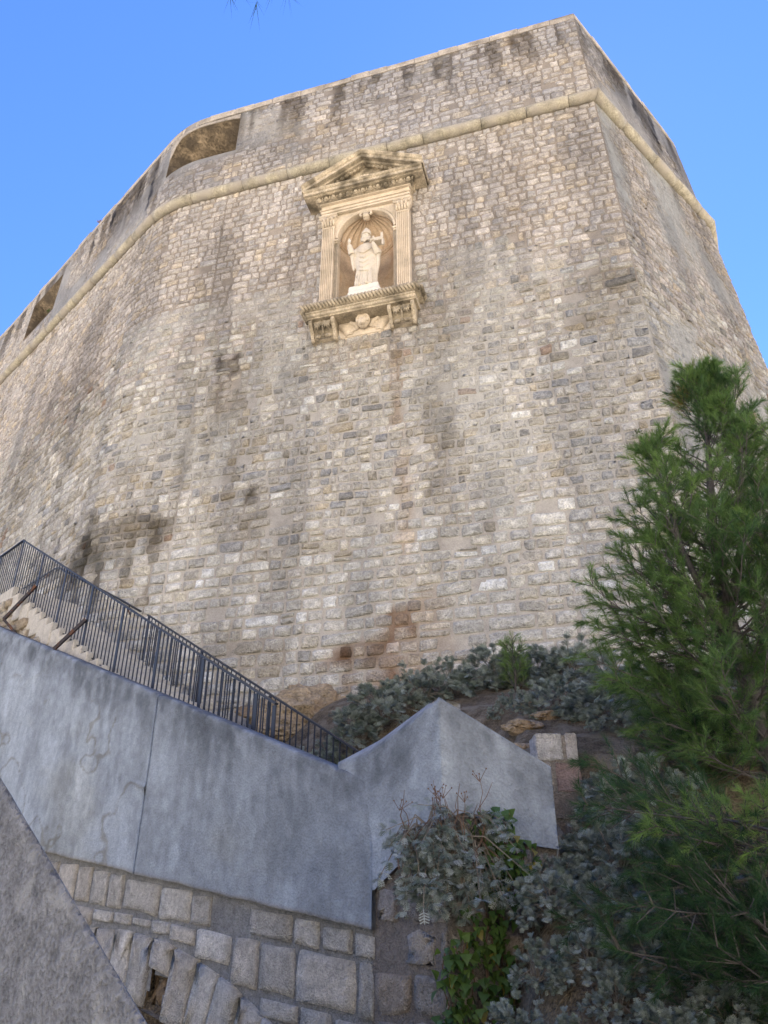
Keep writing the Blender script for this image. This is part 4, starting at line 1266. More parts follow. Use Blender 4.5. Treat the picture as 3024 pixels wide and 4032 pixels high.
    for q in range(34): e.box((-1.13 + q * .0685, -.245, 3.531), (.034, .03, .022))   # little bead row
    course(3.723, 3.755, 1.25, .29, .012)
    B(e, 'architrave', M['carved'])
    # egg and dart under the cornice
    e = MB()
    e.box((0, -.12, 3.815), (2.62, .48, .115), None, .01)
    for q in range(13):
        x = -1.23 + q * .205
        e.sphere((x, -.385, 3.80), (.062, .055, .062), 10, 8)
        e.tube([(x + .10, -.37, 3.86), (x + .10, -.40, 3.80), (x + .10, -.385, 3.745)], [.03, .022, .008], 5)
        e.tube([Vector((x + .085 * math.cos(a), -.375, 3.82 + .085 * math.sin(a))) for a in np.linspace(math.pi, 2 * math.pi, 8)], .014, 5)
    B(e, 'egg_moulding', M['weathered'], root, True)
    # horizontal cornice
    e = MB()
    prof = [(.2, 3.875), (-.46, 3.875), (-.485, 3.89), (-.55, 3.89), (-.555, 3.975), (-.575, 3.985), (-.60, 4.02), (-.605, 4.045), (.2, 4.045)]
    e.prism(prof, -1.62, 1.62)
    B(e, 'cornice', M['weathered'])
    # pediment: tympanum and raking cornices
    ped = MB()
    ped.add([(-1.5, -.24, 4.05), (1.5, -.24, 4.05), (0, -.24, 4.86), (-1.5, .12, 4.05), (1.5, .12, 4.05), (0, .12, 4.86)], [(0, 1, 2), (3, 5, 4), (0, 2, 5, 3), (1, 4, 5, 2)])
    po = B(ped, 'pediment', M['weathered'])
    rk = MB()
    for sx in (-1, 1):
        pth = [(sx * 1.66, 4.04), (0, 4.885)]
        d = Vector((pth[1][0] - pth[0][0], 0, pth[1][1] - pth[0][1])).normalized(); nrm = Vector((-d.z * sx * -1 if sx < 0 else -d.z, 0, abs(d.x)))
        nrm = Vector((sx * abs(d.z), 0, abs(d.x)))
        prof = [(.12, -.05), (-.44, -.05), (-.465, -.02), (-.585, -.015), (-.59, .07), (-.62, .085), (-.66, .14), (-.665, .165), (.12, .165)]
        ends = []
        for (x, z) in pth:
            # plumb cut at apex and eaves: move along the slope so the end is vertical
            ring = []
            for (y, h_) in prof:
                k = h_ * (abs(d.z) / abs(d.x)) if True else 0
                ring.append(Vector((x, y, z + h_ / abs(d.x))))
            ends.append(ring)
        rk.loft(ends)
    B(rk, 'raking_cornice', M['weathered'], po)
    eg = MB()
    for sx in (-1, 1):
        for q in range(11):
            t = (q + .7) / 12
            x = sx * 1.42 * (1 - t); z = 4.115 + .80 * t - .075
            if abs(x) > 1.22: continue
            eg.sphere((x, -.335, z), (.056, .055, .056), 8, 6)
            x2 = sx * 1.42 * (1 - t - .042); z2 = 4.115 + .80 * (t + .042) - .075
            eg.tube([(x2, -.30, z2 + .05), (x2, -.35, z2), (x2, -.32, z2 - .05)], [.026, .02, .008], 5)
    B(eg, 'egg_moulding', M['weathered'], po, True)
    rel = MB()   # relief in the tympanum: a wreathed boss
    rel.sphere((0, -.25, 4.24), (.30, .08, .19), 16, 8)
    for q in range(13):
        a = math.pi * q / 12
        rel.sphere((.34 * math.cos(a), -.27, 4.16 + .30 * math.sin(a)), .055, 7, 5)
    rel.box((0, -.30, 4.30), (.30, .05, .04), None, .01); rel.box((0, -.30, 4.22), (.34, .05, .03), None, .01)
    B(rel, 'tympanum_relief', M['carved'], po, True)
    # sill with twisted gadroons
    s = MB()
    s.box((0, -.19, -.115), (2.94, .72, .19), None, .04)
    ng = 34
    for q in range(ng):
        x = -1.46 + q * (2.92 / ng) + .02
        s.tube([(x - .05, -.50, .005), (x - .03, -.575, -.03), (x + .01, -.60, -.09), (x + .05, -.575, -.16), (x + .07, -.50, -.21)], [.022, .036, .040, .034, .02], 6)
    for sx in (-1, 1):
        for q in range(6):
            y = -.46 + q * .085
            s.tube([(sx * 1.42, y, .0), (sx * 1.50, y + .01, -.04), (sx * 1.52, y + .03, -.10), (sx * 1.48, y + .05, -.17)], [.022, .036, .038, .02], 6)
    so = B(s, 'sill', M['weathered'], root, True)
    s = MB()
    prof = [(.1, -.225), (-.52, -.225), (-.53, -.27), (-.50, -.285), (-.49, -.345), (-.45, -.365), (-.44, -.39), (.1, -.39)]
    s.prism(prof, -1.36, 1.36)
    B(s, 'sill_moulding', M['weathered'], so)
    # corbels with leaves
    for sx in (-1, 1):
        c = MB(); cx = sx * .98
        side = []
        for ex in (-.28, .28):
            pts = [(.02, -.40), (-.42, -.40), (-.45, -.47), (-.42, -.55), (-.33, -.62), (-.25, -.70), (-.22, -.80), (-.15, -.87), (.02, -.90)]
            c.prism(pts, cx + ex - .04, cx + ex + .04)
            c.tube([Vector((cx + ex, -.37 + .07 * math.cos(q) * (1 - q / 12), -.49 + .07 * math.sin(q) * (1 - q / 12))) for q in np.linspace(0, 9, 20)], .03, 6)
            c.sphere((cx + ex, -.17, -.86), (.05, .06, .06), 8, 6)
        c.prism([(.02, -.40), (-.34, -.40), (-.34, -.48), (-.26, -.58), (-.17, -.68), (-.13, -.82), (.02, -.86)], cx - .24, cx + .24)
        co = B(c, 'corbel', M['weathered'], root)
        l = MB()
        for lx, sc_ in ((-.12, 1), (.12, 1)):
            for q in range(7):
                a = math.radians(-90 + (q - 3) * 34)
                l.tube([(cx + lx, -.36, -.50), (cx + lx + .07 * math.cos(a), -.375 + .012, -.50 + .085 * math.sin(a)), (cx + lx + .115 * math.cos(a), -.335, -.50 + .14 * math.sin(a))], [.02, .032, .012], 6)
            l.tube([(cx + lx * .3, -.36, -.42), (cx + lx, -.37, -.50), (cx + lx * 1.2, -.30, -.64)], [.02, .025, .015], 6)
        for s2 in (-1, 1):
            l.sphere((cx + s2 * .12, -.24, -.80), (.085, .055, .05), 10, 7)
        l.sphere((cx, -.26, -.80), .045, 8, 6)
        l.tube([(cx, -.33, -.45), (cx, -.30, -.62), (cx, -.22, -.76)], [.035, .03, .02], 6)
        B(l, 'acanthus_leaves', M['weathered'], co, True)
    # cherub panel
    p = MB(); p.box((0, .0, -.60), (1.32, .16, .46), None, .01); 
    p.box((0, .0, -.85), (1.2, .12, .05), None, .01)
    po = B(p, 'cherub_panel', M['carved'])
    h = MB()
    hc = Vector((0, -.18, -.55))
    h.sphere(hc, (.145, .13, .17), 18, 14)
    h.sphere(hc + Vector((0, -.10, -.07)), (.10, .07, .085), 12, 8)             # lower face
    for sx in (-1, 1):
        h.sphere(hc + Vector((sx * .065, -.105, -.045)), (.05, .045, .045), 10, 7)  # cheeks
        h.sphere(hc + Vector((sx * .055, -.112, .028)), (.026, .018, .014), 8, 6)   # eyes
        h.tube([hc + Vector((sx * .022, -.125, .055)), hc + Vector((sx * .06, -.128, .066)), hc + Vector((sx * .095, -.10, .05))], [.010, .014, .010], 6)
        h.sphere(hc + Vector((sx * .145, -.01, -.01)), (.022, .03, .04), 8, 6)      # ears
    h.tube([hc + Vector((0, -.125, .045)), hc + Vector((0, -.155, -.01)), hc + Vector((0, -.15, -.03))], [.014, .02, .018], 6)
    h.tube([hc + Vector((-.035, -.15, -.072)), hc + Vector((0, -.168, -.066)), hc + Vector((.035, -.15, -.072))], [.006, .013, .006], 6)
    h.tube([hc + Vector((-.028, -.15, -.09)), hc + Vector((0, -.165, -.094)), hc + Vector((.028, -.15, -.09))], [.006, .013, .006], 6)
    h.sphere(hc + Vector((0, -.145, -.13)), (.035, .03, .028), 8, 6)
    for q in range(20):                                                            # curls
        a = math.pi * (-.12 + 1.24 * q / 19)
        for k_ in range(2):
            r_ = .145 + .02 * k_
            h.sphere(hc + Vector((r_ * math.cos(a) * (1 - .12 * k_), -.075 + .07 * k_, .03 + (r_ + .005) * math.sin(a))), (.03, .03, .032), 7, 5)
    remesh('cherub_head', h, .008, M['carved'], po, 1)
    for sx in (-1, 1):
        w_ = MB()
        w_.tube([(sx * .15, -.09, -.66), (sx * .22, -.10, -.50), (sx * .34, -.10, -.44), (sx * .42, -.09, -.46)], [.05, .06, .055, .03], 8)
        for q in range(9):
            y0 = -.46 - q * .034
            L0 = .58 - q * .03
            w_.tube([(sx * (.20 + .012 * q), -.085, y0 - .03), (sx * (.3 + L0 * .3), -.10, y0 - .025), (sx * min(.64, .2 + L0 * .8), -.085, y0 - .06 - .004 * q)], [.022, .026, .014], 6)
        for q in range(12):
            w_.sphere((sx * (.22 + .035 * (q % 4)), -.10, -.56 - .055 * (q // 4)), (.03, .02, .028), 7, 5)
        B(w_, 'wing', M['carved'], po, True)
    return root
niche()

def statue():
    root = empty('bishop_statue', None, 'pale stone statue of a bearded bishop holding a model town, in the niche', 'statue',
                 mat=NMAT @ Matrix.Translation((0.0, -.02, .0)))
    b = MB()
    # white weathered base
    pb = MB()
    pb.box((0.0, -.05, .09), (1.05, .62, .17), None, .05); pb.box((.02, -.02, .235), (.86, .52, .13), None, .05); pb.sphere((-.42, -.16, .1), (.2, .2, .12), 10, 7)
    pb.box((.0, 0, .35), (.78, .46, .14), None, .03)
    remesh('statue_base', pb, .02, M['white'], root, 3)
    z0 = .40
    rng = random.Random(3)
    # robe: stacked elliptical rings with folds
    prof = [(.0, .33, .21), (.1, .32, .205), (.35, .30, .195), (.7, .285, .19), (1.0, .29, .19), (1.25, .285, .185), (1.45, .28, .18), (1.58, .25, .165), (1.68, .17, .13), (1.73, .09, .09)]
    n = 56; rings = []
    for z, rx, ry in prof:
        ring = []
        for i in range(n):
            a = 2 * math.pi * i / n
            fold = .018 * math.sin(a * 11 + z * .6) * max(0, 1 - z / 1.2) + .010 * math.sin(a * 19 + 1.3) * max(0, 1 - z / .8)
            ring.append(Vector(((rx + fold) * math.cos(a) + .015 * math.sin(z * 2), (ry + fold) * math.sin(a), z0 + z)))
        rings.append(ring)
    b.loft(rings)
    # chasuble: hangs to knee height, curved hem, swag folds on the front
    ch = []
    for t in np.linspace(0, 1, 9):
        z = 1.62 - 1.10 * t
        ring = []
        for i in range(n):
            a = 2 * math.pi * i / n
            front = max(0, -math.sin(a))
            zz = z0 + z + .22 * (1 - front) * t ** 2 - .06 * t * math.cos(a)
            rx = .275 + .075 * math.sin(math.pi * min(1, t * 1.1)) ; ry = .175 + .055 * t
            ring.append(Vector((rx * math.cos(a), ry * math.sin(a), zz)))
        ch.append(ring)
    b.loft(ch)
    for q in range(4):
        zt = 1.30 - q * .19
        b.tube([(-.22 + .02 * q, -.13, z0 + zt + .12), (-.10, -.215 - .004 * q, z0 + zt - .03), (.0, -.23, z0 + zt - .10), (.10, -.215, z0 + zt - .02), (.22, -.14, z0 + zt + .14)], [.012, .024, .028, .024, .012], 7)
    for x in (-.21, -.15, -.08, .0, .07, .14, .20):
        b.tube([(x, -.17, z0 + .62), (x * 1.05, -.195, z0 + .3), (x * 1.12, -.205, z0 + .02)], [.016, .024, .028], 6)
    for sx in (-1, 1): b.sphere((sx * .10, -.21, z0 + .01), (.06, .10, .045), 8, 6)   # feet
    # shoulders, neck
    b.sphere((-.2, 0, z0 + 1.58), (.10, .12, .10)); b.sphere((.2, 0, z0 + 1.58), (.10, .12, .10))
    b.tube([(0, 0, z0 + 1.62), (0, -.02, z0 + 1.86)], [.10, .085], 10)
    # raised right arm (viewer's left), sleeve and hand
    b.tube([(-.24, -.02, z0 + 1.56), (-.34, -.10, z0 + 1.36), (-.36, -.16, z0 + 1.30)], [.09, .10, .10], 10)
    b.tube([(-.36, -.16, z0 + 1.30), (-.385, -.23, z0 + 1.44), (-.40, -.27, z0 + 1.56)], [.10, .085, .06], 10)
    b.tube([(-.36, -.12, z0 + 1.32), (-.35, -.10, z0 + 1.0), (-.32, -.08, z0 + .74)], [.07, .05, .03], 8)
    b.sphere((-.405, -.28, z0 + 1.62), (.035, .045, .055), 8, 6)
    # left arm (viewer's right) bent, supporting the model
    b.tube([(.24, -.02, z0 + 1.56), (.35, -.04, z0 + 1.34), (.36, -.10, z0 + 1.18)], [.09, .10, .095], 10)
    b.tube([(.36, -.10, z0 + 1.18), (.31, -.24, z0 + 1.34), (.27, -.28, z0 + 1.46)], [.095, .07, .045], 10)
    b.tube([(.36, -.08, z0 + 1.2), (.36, -.05, z0 + .9), (.30, -.03, z0 + .45), (.28, -.02, z0 + .1)], [.07, .055, .045, .05], 8)
    # head, beard
    hz = z0 + 1.98
    b.sphere((0, -.03, hz), (.115, .13, .15), 16, 12)
    b.sphere((0, -.145, hz - .035), (.05, .05, .05), 8, 6)
    b.tube([(0, -.15, hz + .045), (0, -.185, hz - .012), (0, -.165, hz - .03)], [.014, .024, .018], 7)
    for sx in (-1, 1):
        b.tube([(sx * .02, -.15, hz + .05), (sx * .06, -.15, hz + .062), (sx * .095, -.12, hz + .045)], [.012, .016, .010], 6)
        b.sphere((sx * .05, -.138, hz + .026), (.022, .014, .012), 8, 5)
        b.sphere((sx * .065, -.125, hz - .01), (.036, .03, .03), 8, 6)
        b.sphere((sx * .12, -.01, hz + .0), (.02, .03, .045), 7, 5)
        b.tube([(0, -.172, hz - .048), (sx * .05, -.165, hz - .065), (sx * .085, -.145, hz - .11)], [.016, .02, .012], 6)   # moustache
        for q in range(5):
            b.tube([(sx * (.02 + .022 * q), -.135 + .012 * q, hz - .08), (sx * (.018 + .022 * q), -.19 + .016 * q, hz - .18), (sx * (.012 + .012 * q), -.18, hz - .30 + .018 * q)], [.03, .036, .016], 7)
        b.tube([(sx * .115, -.05, hz + .03), (sx * .12, -.09, hz - .06), (sx * .09, -.13, hz - .13)], [.03, .034, .03], 7)
    body = remesh('statue_figure', b, .0125, M['statue'], root, 1)
    # hand fingers holding the model and blessing
    f = MB()
    for q in range(4):
        f.tube([(-.425 + .018 * q, -.29 + .004 * q, z0 + 1.65), (-.428 + .018 * q, -.30, z0 + 1.72 + (.02 if q in (1, 2) else -.01)), (-.42 + .018 * q, -.295, z0 + 1.77 + (.02 if q in (1, 2) else -.03))], [.012, .011, .008], 6)
    f.tube([(-.375, -.29, z0 + 1.60), (-.35, -.31, z0 + 1.65), (-.352, -.315, z0 + 1.69)], [.013, .011, .008], 6)
    f.build('raised_hand', M['white'], body, True)
    g = MB()
    for q in range(4):
        g.tube([(.235 + .024 * q, -.30, z0 + 1.46), (.235 + .024 * q, -.335, z0 + 1.52), (.24 + .024 * q, -.325, z0 + 1.57)], [.013, .012, .009], 6)
    g.tube([(.22, -.27, z0 + 1.46), (.20, -.30, z0 + 1.52), (.215, -.31, z0 + 1.56)], [.014, .012, .009], 6)
    g.build('holding_hand', M['statue'], body, True)
    # mitre
    m_ = MB()
    rings = []
    for t in np.linspace(0, 1, 9):
        w = (.125 + .02 * math.sin(math.pi * t * .9)) * (1 - t ** 3.2) + .004
        dd = .135 * (1 - .75 * t)
        rings.append([Vector((w * math.cos(2 * math.pi * i / 20), -.03 + dd * math.sin(2 * math.pi * i / 20), hz + .075 + .34 * t)) for i in range(20)])
    m_.loft(rings)
    m_.tube([Vector((.133 * math.cos(a), -.03 + .143 * math.sin(a), hz + .09)) for a in np.linspace(0, 2 * math.pi, 24)], .018, 6)
    m_.build('mitre', M['statue'], root, True)
    # model of a walled town held on the left hand
    t_ = MB()
    c = Vector((.40, -.16, z0 + 1.56))
    t_.box(c, (.27, .20, .045), None, .008)
    for px, py, hh, w in ((-.12, -.08, .15, .05), (.12, -.08, .22, .06), (.12, .08, .13, .05), (-.12, .08, .12, .05), (0, .02, .15, .07)):
        t_.box(c + Vector((px, py, hh / 2)), (w, w, hh), None, .004)
        for k_ in range(2):
            t_.box(c + Vector((px - w * .32 + k_ * w * .64, py - w * .32, hh + .012)), (w * .32, w * .32, .024))
    t_.box(c + Vector((0, -.085, .05)), (.24, .02, .08)); t_.box(c + Vector((.12, 0, .05)), (.02, .18, .08)); t_.box(c + Vector((-.12, 0, .05)), (.02, .18, .08))
    for q in range(5): t_.box(c + Vector((-.08 + q * .04, -.085, .10)), (.02, .02, .02))
    t_.box(c + Vector((.14, -.07, -.10)), (.05, .05, .24), None, .004)
    t_.build('model_town', M['statue'], root)
    for c_ in root.children:
        if c_.name.split('.')[0] != 'statue_base':
            c_.scale = (.92, 1.0, .89); c_.location = (0, 0, .244)
        else: c_.scale = (1.0, 1.0, 1.48)
statue()

# ------------------------------------------------------------------ vegetation
def inst(src, loc, rz, sc, label, group, cat, name=None):
    """copy a thing and its children (shared meshes)"""
    r = src.copy(); COL.objects.link(r)
    r.location = loc; r.rotation_euler = (0, 0, rz); r.scale = (sc, sc, sc) if not hasattr(sc, '__len__') else sc
    r['label'] = label; r['group'] = group; r['category'] = cat
    for ch in list(src.children):
        c = ch.copy(); COL.objects.link(c); c.parent = r
    return r

def lobed_leaf(rng, L, w):
    """one feathery lobed leaf lying along +x, slightly arched"""
    V = []; T = []
    n = 3
    zs = lambda t: .13 * L * math.sin(t * 2.2)
    for i in range(n):                        # midrib strip
        t0, t1 = i / n, (i + 1) / n
        b = len(V)
        w0, w1 = w * (.06 + .08 * t0), w * (.06 + .08 * t1)
        V += [(t0 * L, -w0, zs(t0)), (t1 * L, -w1, zs(t1)), (t1 * L, w1, zs(t1)), (t0 * L, w0, zs(t0))]
        T += [(b, b + 1, b + 2), (b, b + 2, b + 3)]
    for i in range(4):
        t = .30 + .18 * i
        ll = w * (.62 + .38 * math.sin(math.pi * (t * .95)))
        for s in (-1, 1):
            b = len(V)
            V += [(t * L - .035 * L, s * w * .06, zs(t)), (t * L + .04 * L, s * w * .06, zs(t)), (t * L + .12 * L, s * ll, zs(t) + .05 * L), (t * L + .19 * L, s * ll * .8, zs(t) + .03 * L)]
            T += [(b, b + 1, b + 3), (b, b + 3, b + 2)]
    b = len(V)
    V += [(.93 * L, -w * .14, zs(.93)), (1.12 * L, 0, zs(1.0) - .02 * L), (.93 * L, w * .14, zs(.93))]
    T += [(b, b + 1, b + 2)]
    return np.array(V), np.array(T)
LEAF_OLD = np.array([.15, .20, .155]); LEAF_NEW = np.array([.44, .49, .46])

def rot_to(d, rng, roll=None):
    d = d / np.linalg.norm(d)
    up = np.array([0, 0, 1.]) if abs(d[2]) < .93 else np.array([1., 0, 0])
    y = np.cross(up, d); y /= np.linalg.norm(y); z = np.cross(d, y)
    a = rng.normal(0, .5) if roll is None else roll
    y2 = y * math.cos(a) + z * math.sin(a); z2 = np.cross(d, y2)
    return np.stack([d, y2, z2], 1)

def silver_bush_meshes(seed, nst, R, H, leafL=.10, flat=1.0, droop=0.):
    rng = np.random.default_rng(seed)
    LV, LT = lobed_leaf(rng, 1, .42)
    V = []; T = []; C = []; n = 0
    st = MB()
    for i in range(nst):
        tone = rng.random()
        az = rng.uniform(0, 2 * math.pi); el = math.asin(rng.uniform(-.38, 1))
        d = np.array([math.cos(az) * math.cos(el), math.sin(az) * math.cos(el), math.sin(el)])
        L = rng.uniform(.55, 1.08)
        tip = d * np.array([R, R, H]) * L
        tip[2] -= droop * L * R
        mid = tip * .5 + np.array([0, 0, .12 * H]) + rng.normal(0, .04, 3)
        p0 = np.array([tip[0] * .06, tip[1] * .06, -.05])
        pts = [p0, mid * .6 + p0 * .4, mid, tip]
        if i % 2: st.tube([Vector(p) for p in pts], [.007, .006, .005, .003], 4)
        # whorls of leaves along the outer part of the stem
        for u in np.concatenate([rng.uniform(.55, .95, 2), [1.0, 1.0]]):
            c = mid * (1 - u) + tip * u if u < 1 else tip
            ax = tip - mid; ax = ax / np.linalg.norm(ax)
            nl = rng.integers(3, 5) if u < 1 else rng.integers(4, 7)
            for k in range(nl):
                rd = rng.normal(0, 1, 3); rd -= ax * (rd @ ax); rd /= np.linalg.norm(rd) + 1e-6
                op = rng.uniform(.5, 1.15)
                dd = ax * math.cos(op) + rd * math.sin(op) + np.array([0, 0, .25])
                Mx = rot_to(dd, rng)
                l = leafL * rng.uniform(.65, 1.25)
                P = (LV * l) @ Mx.T + c
                V.append(P); T.append(LT + n); n += len(P)
                k_ = np.clip(.55 * tone + .35 * (u if u < 1 else 1.1) - .15 + rng.normal(0, .16), 0, 1)
                C.append(np.tile(LEAF_OLD * (1 - k_) + LEAF_NEW * k_, (len(P), 1)))
    leaf = mesh_np('foliage', np.concatenate(V), None, np.concatenate(T), np.concatenate(C))
    return leaf, st.mesh('stems', fixn=False)

BUSH = []
for k, (nst, R, H, ll, dr) in enumerate(((120, .46, .52, .072, 0), (105, .46, .38, .068, 0), (170, .62, .48, .07, 0), (80, .36, .44, .066, .05))):
    leaf, st = silver_bush_meshes(300 + k, nst, R, H, ll, droop=dr)
    BUSH.append((leaf, st))
def bush(k, loc, rz, sc, label, mat_leaf='silver', group='silver-leaved shrubs on the slope'):
    o = empty('silver_shrub', loc, label, 'shrub', group)
    o.rotation_euler = (0, 0, rz); o.scale = (sc, sc, sc)
    link('foliage', BUSH[k][0], M['silver'], o); link('stems', BUSH[k][1], M['stem'], o)
    return o
def gz(x, y): return float(terrain(x, y))
UP = [  # x, y, kind, scale, label
    (-1.35, 10.7, 1, 1.1, 'leftmost grey shrub, behind the lower railing bars'),
    (-.75, 10.9, 0, 1.0, 'grey shrub right behind the very end of the railing'),
    (-.2, 10.6, 2, .9, 'low grey shrub between the railing end and the concrete gable'),
    (-1.0, 11.4, 1, 1.25, 'grey shrub behind the lower end of the railing, among dry stems'),
    (-.42, 11.6, 0, 1.15, 'grey-green shrub between the railing end and the rock at the foot of the fort'),
    (.05, 11.7, 1, 1.35, 'low silver shrub just left of the concrete gable, below the fort wall'),
    (.55, 11.8, 0, 1.2, 'silver shrub showing over the left slope of the concrete gable'),
    (1.10, 12.1, 2, 1.15, 'spreading silver shrub rising right behind the peak of the concrete gable'),
    (1.75, 12.4, 0, 1.35, 'tall silver shrub against the fort wall, left of the small bright pine seedling'),
    (2.42, 12.3, 2, 1.2, 'dark grey-green shrub against the fort wall, right of the small bright pine seedling'),
    (3.05, 12.0, 0, 1.35, 'tallest silver shrub at the foot of the fort wall, beside the pine'),
    (3.3, 11.0, 2, 1.1, 'silver shrub half hidden by the pine, at the right of the upper slope'),
    (2.3, 10.1, 2, .9, 'pale silver shrub above the stone pillar'),
    (2.75, 9.6, 1, 1.2, 'pale silver shrub right of the one above the pillar, touching the pine'),
    (1.62, 10.5, 3, .55, 'small silver shrub on bare soil behind the right slope of the gable'),
    (1.9, 10.9, 3, .5, 'little silver rosette on the bare soil below the pine seedling'),
    (2.75, 8.95, 1, .9, 'silver shrub right of the top of the stone pillar'),
]
for i, (x, y, k, sc, lb) in enumerate(UP):
    bush(k, (x, y, gz(x, y) - .03), i * 1.7, sc, lb, 'silver' if i not in (12, 13) else 'silverpale')
LOWB = [
    (2.42, 7.6, .95, .95, 2, 'dark silver shrub right of the stone pillar'),
    (1.72, 7.05, .42, .7, 0, 'feathery silver shrub in front of the pillar base'),
    (1.92, 6.9, .40, .85, 2, 'shaded silver shrub between the pillar base and the pine'),
    (2.40, 7.0, .50, .9, 1, 'shaded silver shrub under the lowest boughs of the tall pine'),
    (1.22, 6.2, .10, .6, 0, 'silver shrub beside the ivy at mid height of the rubble wall'),
    (1.55, 6.2, .12, .7, 1, 'broad silver shrub in the middle of the dark hollow'),
    (1.00, 5.9, -.28, .5, 3, 'grey shrub low beside the trailing ivy'),
    (1.35, 5.8, -.25, .55, 0, 'drooping grey shrub below the broad one in the hollow'),
    (.80, 5.5, -.62, .5, 0, 'silver shrub at the bottom edge, at the foot of the ivy wall'),
    (1.08, 5.4, -.66, .5, 3, 'small silver shrub at the bottom edge, second from the ivy foot'),
    (1.42, 6.75, .30, .55, 1, 'silver shrub under the right end of the gabled parapet'),
    (2.05, 7.45, .55, .6, 3, 'small silver shrub at the foot of the pillar'),
    (1.75, 5.9, -.2, .6, 2, 'dim shrub deep in the hollow under the bright pine bough'),
    (1.28, 5.05, -.80, .55, 2, 'dark shrub at the bottom edge, third from the ivy foot'),
    (1.60, 5.1, -.62, .6, 0, 'dark shrub at the bottom edge below the low pine, near the middle of the hollow'),
    (1.95, 5.15, -.5, .6, 1, 'dark shrub at the bottom edge, farthest right under the low pine'),
    (1.40, 5.5, -.45, .55, 3, 'little shrub on the hollow floor between the ivy and the low pine'),
]
for i, (x, y, z, sc, k, lb) in enumerate(LOWB):
    bush(k, (x, y, z - .04), 2 + i * 2.1, sc, lb, 'silver', 'silver-leaved shrubs in the hollow')

def hanging_shrub():
    o = empty('hanging_shrub', (.42, 6.50, .55), 'silver shrub with dead twigs spilling from the foot of the gabled parapet, above the ivy', 'shrub')
    rng = np.random.default_rng(77)
    LV, LT = lobed_leaf(rng, 1, .42)
    V = []; T = []; n = 0; st = MB(); dry = MB()
    V2 = []; T2 = []; n2 = 0; CC = []
    for i in range(150):
        x0 = rng.uniform(-.33, .45); z0 = .05 * rng.normal() + .06 - .1 * abs(x0)
        p0 = np.array([x0 * .7, .06, z0])
        d = np.array([rng.normal(0, .5) + x0 * .3, -rng.uniform(.25, 1.0), rng.uniform(-.9, .75)])
        L = rng.uniform(.18, .42)
        p1 = p0 + d * L * .5 + np.array([0, 0, .05]); p2 = p0 + d * L + np.array([0, 0, -.10 - .15 * rng.random()])
        p2[1] = max(p2[1], -.42)
        st.tube([Vector(p) for p in (p0, p1, p2)], [.008, .006, .003], 4)
        ax = p2 - p1; ax /= np.linalg.norm(ax)
        for u in (.3, .6, .85, 1., 1.):
            c = p1 * (1 - u) + p2 * u
            for k in range(rng.integers(2, 5)):
                rd = rng.normal(0, 1, 3); rd -= ax * (rd @ ax); rd /= np.linalg.norm(rd)
                op = rng.uniform(.4, 1.2)
                Mx = rot_to(ax * math.cos(op) + rd * math.sin(op), rng); l = rng.uniform(.045, .085)
                P = (LV * l) @ Mx.T + c
                if rng.random() < .15: V2.append(P); T2.append(LT + n2); n2 += len(P)
                else:
                    V.append(P); T.append(LT + n); n += len(P); k_ = rng.random()
                    CC.append(np.tile(LEAF_OLD * (1 - k_) + LEAF_NEW * k_, (len(P), 1)))
    # one big pale leaf hanging at the tip
    P = (LV * .10) @ rot_to(np.array([.05, -.12, -1.]), rng, 1.57).T + np.array([-.14, -.36, -.46])
    V2.append(P); T2.append(LT + n2); n2 += len(P)
    st.tube([(-.10, -.1, -.15), (-.13, -.3, -.34), (-.14, -.36, -.46)], [.006, .005, .003], 4)
    for i in range(26):
        x0 = rng.uniform(-.34, .4); up = i < 15
        h = rng.uniform(.22, .5) if up else rng.uniform(.15, .4)
        pts = [Vector((x0, -.05, 0))]
        q = np.array([x0, -.08, 0.])
        for k in range(4):
            q = q + np.array([rng.normal(0, .035), -rng.uniform(0, .03), (h if up else -h * .8) / 4])
            pts.append(Vector(q))
        dry.tube(pts, [.006, .005, .004, .003, .002], 4)
        if up and rng.random() < .6:
            for k in range(5):
                e = q + np.array([rng.normal(0, .04), rng.normal(0, .03), rng.uniform(.0, .05)])
                dry.tube([Vector(q - np.array([0, 0, .04])), Vector(e)], [.003, .002], 3); dry.sphere(e, .007, 5, 4)
    link('foliage', mesh_np('foliage', np.concatenate(V), None, np.concatenate(T), np.concatenate(CC)), M['silver'], o)
    f = link('pale_leaves', mesh_np('pale_leaves', np.concatenate(V2), None, np.concatenate(T2)), M['silverpale'], o); f['label'] = 'few palest leaves'
    link('stems', st.mesh('stems', fixn=False), M['stem'], o)
    d = link('dead_twigs', dry.mesh('dead_twigs', fixn=False), M['drystem'], o); d['label'] = 'bare brown flower stalks'
hanging_shrub()

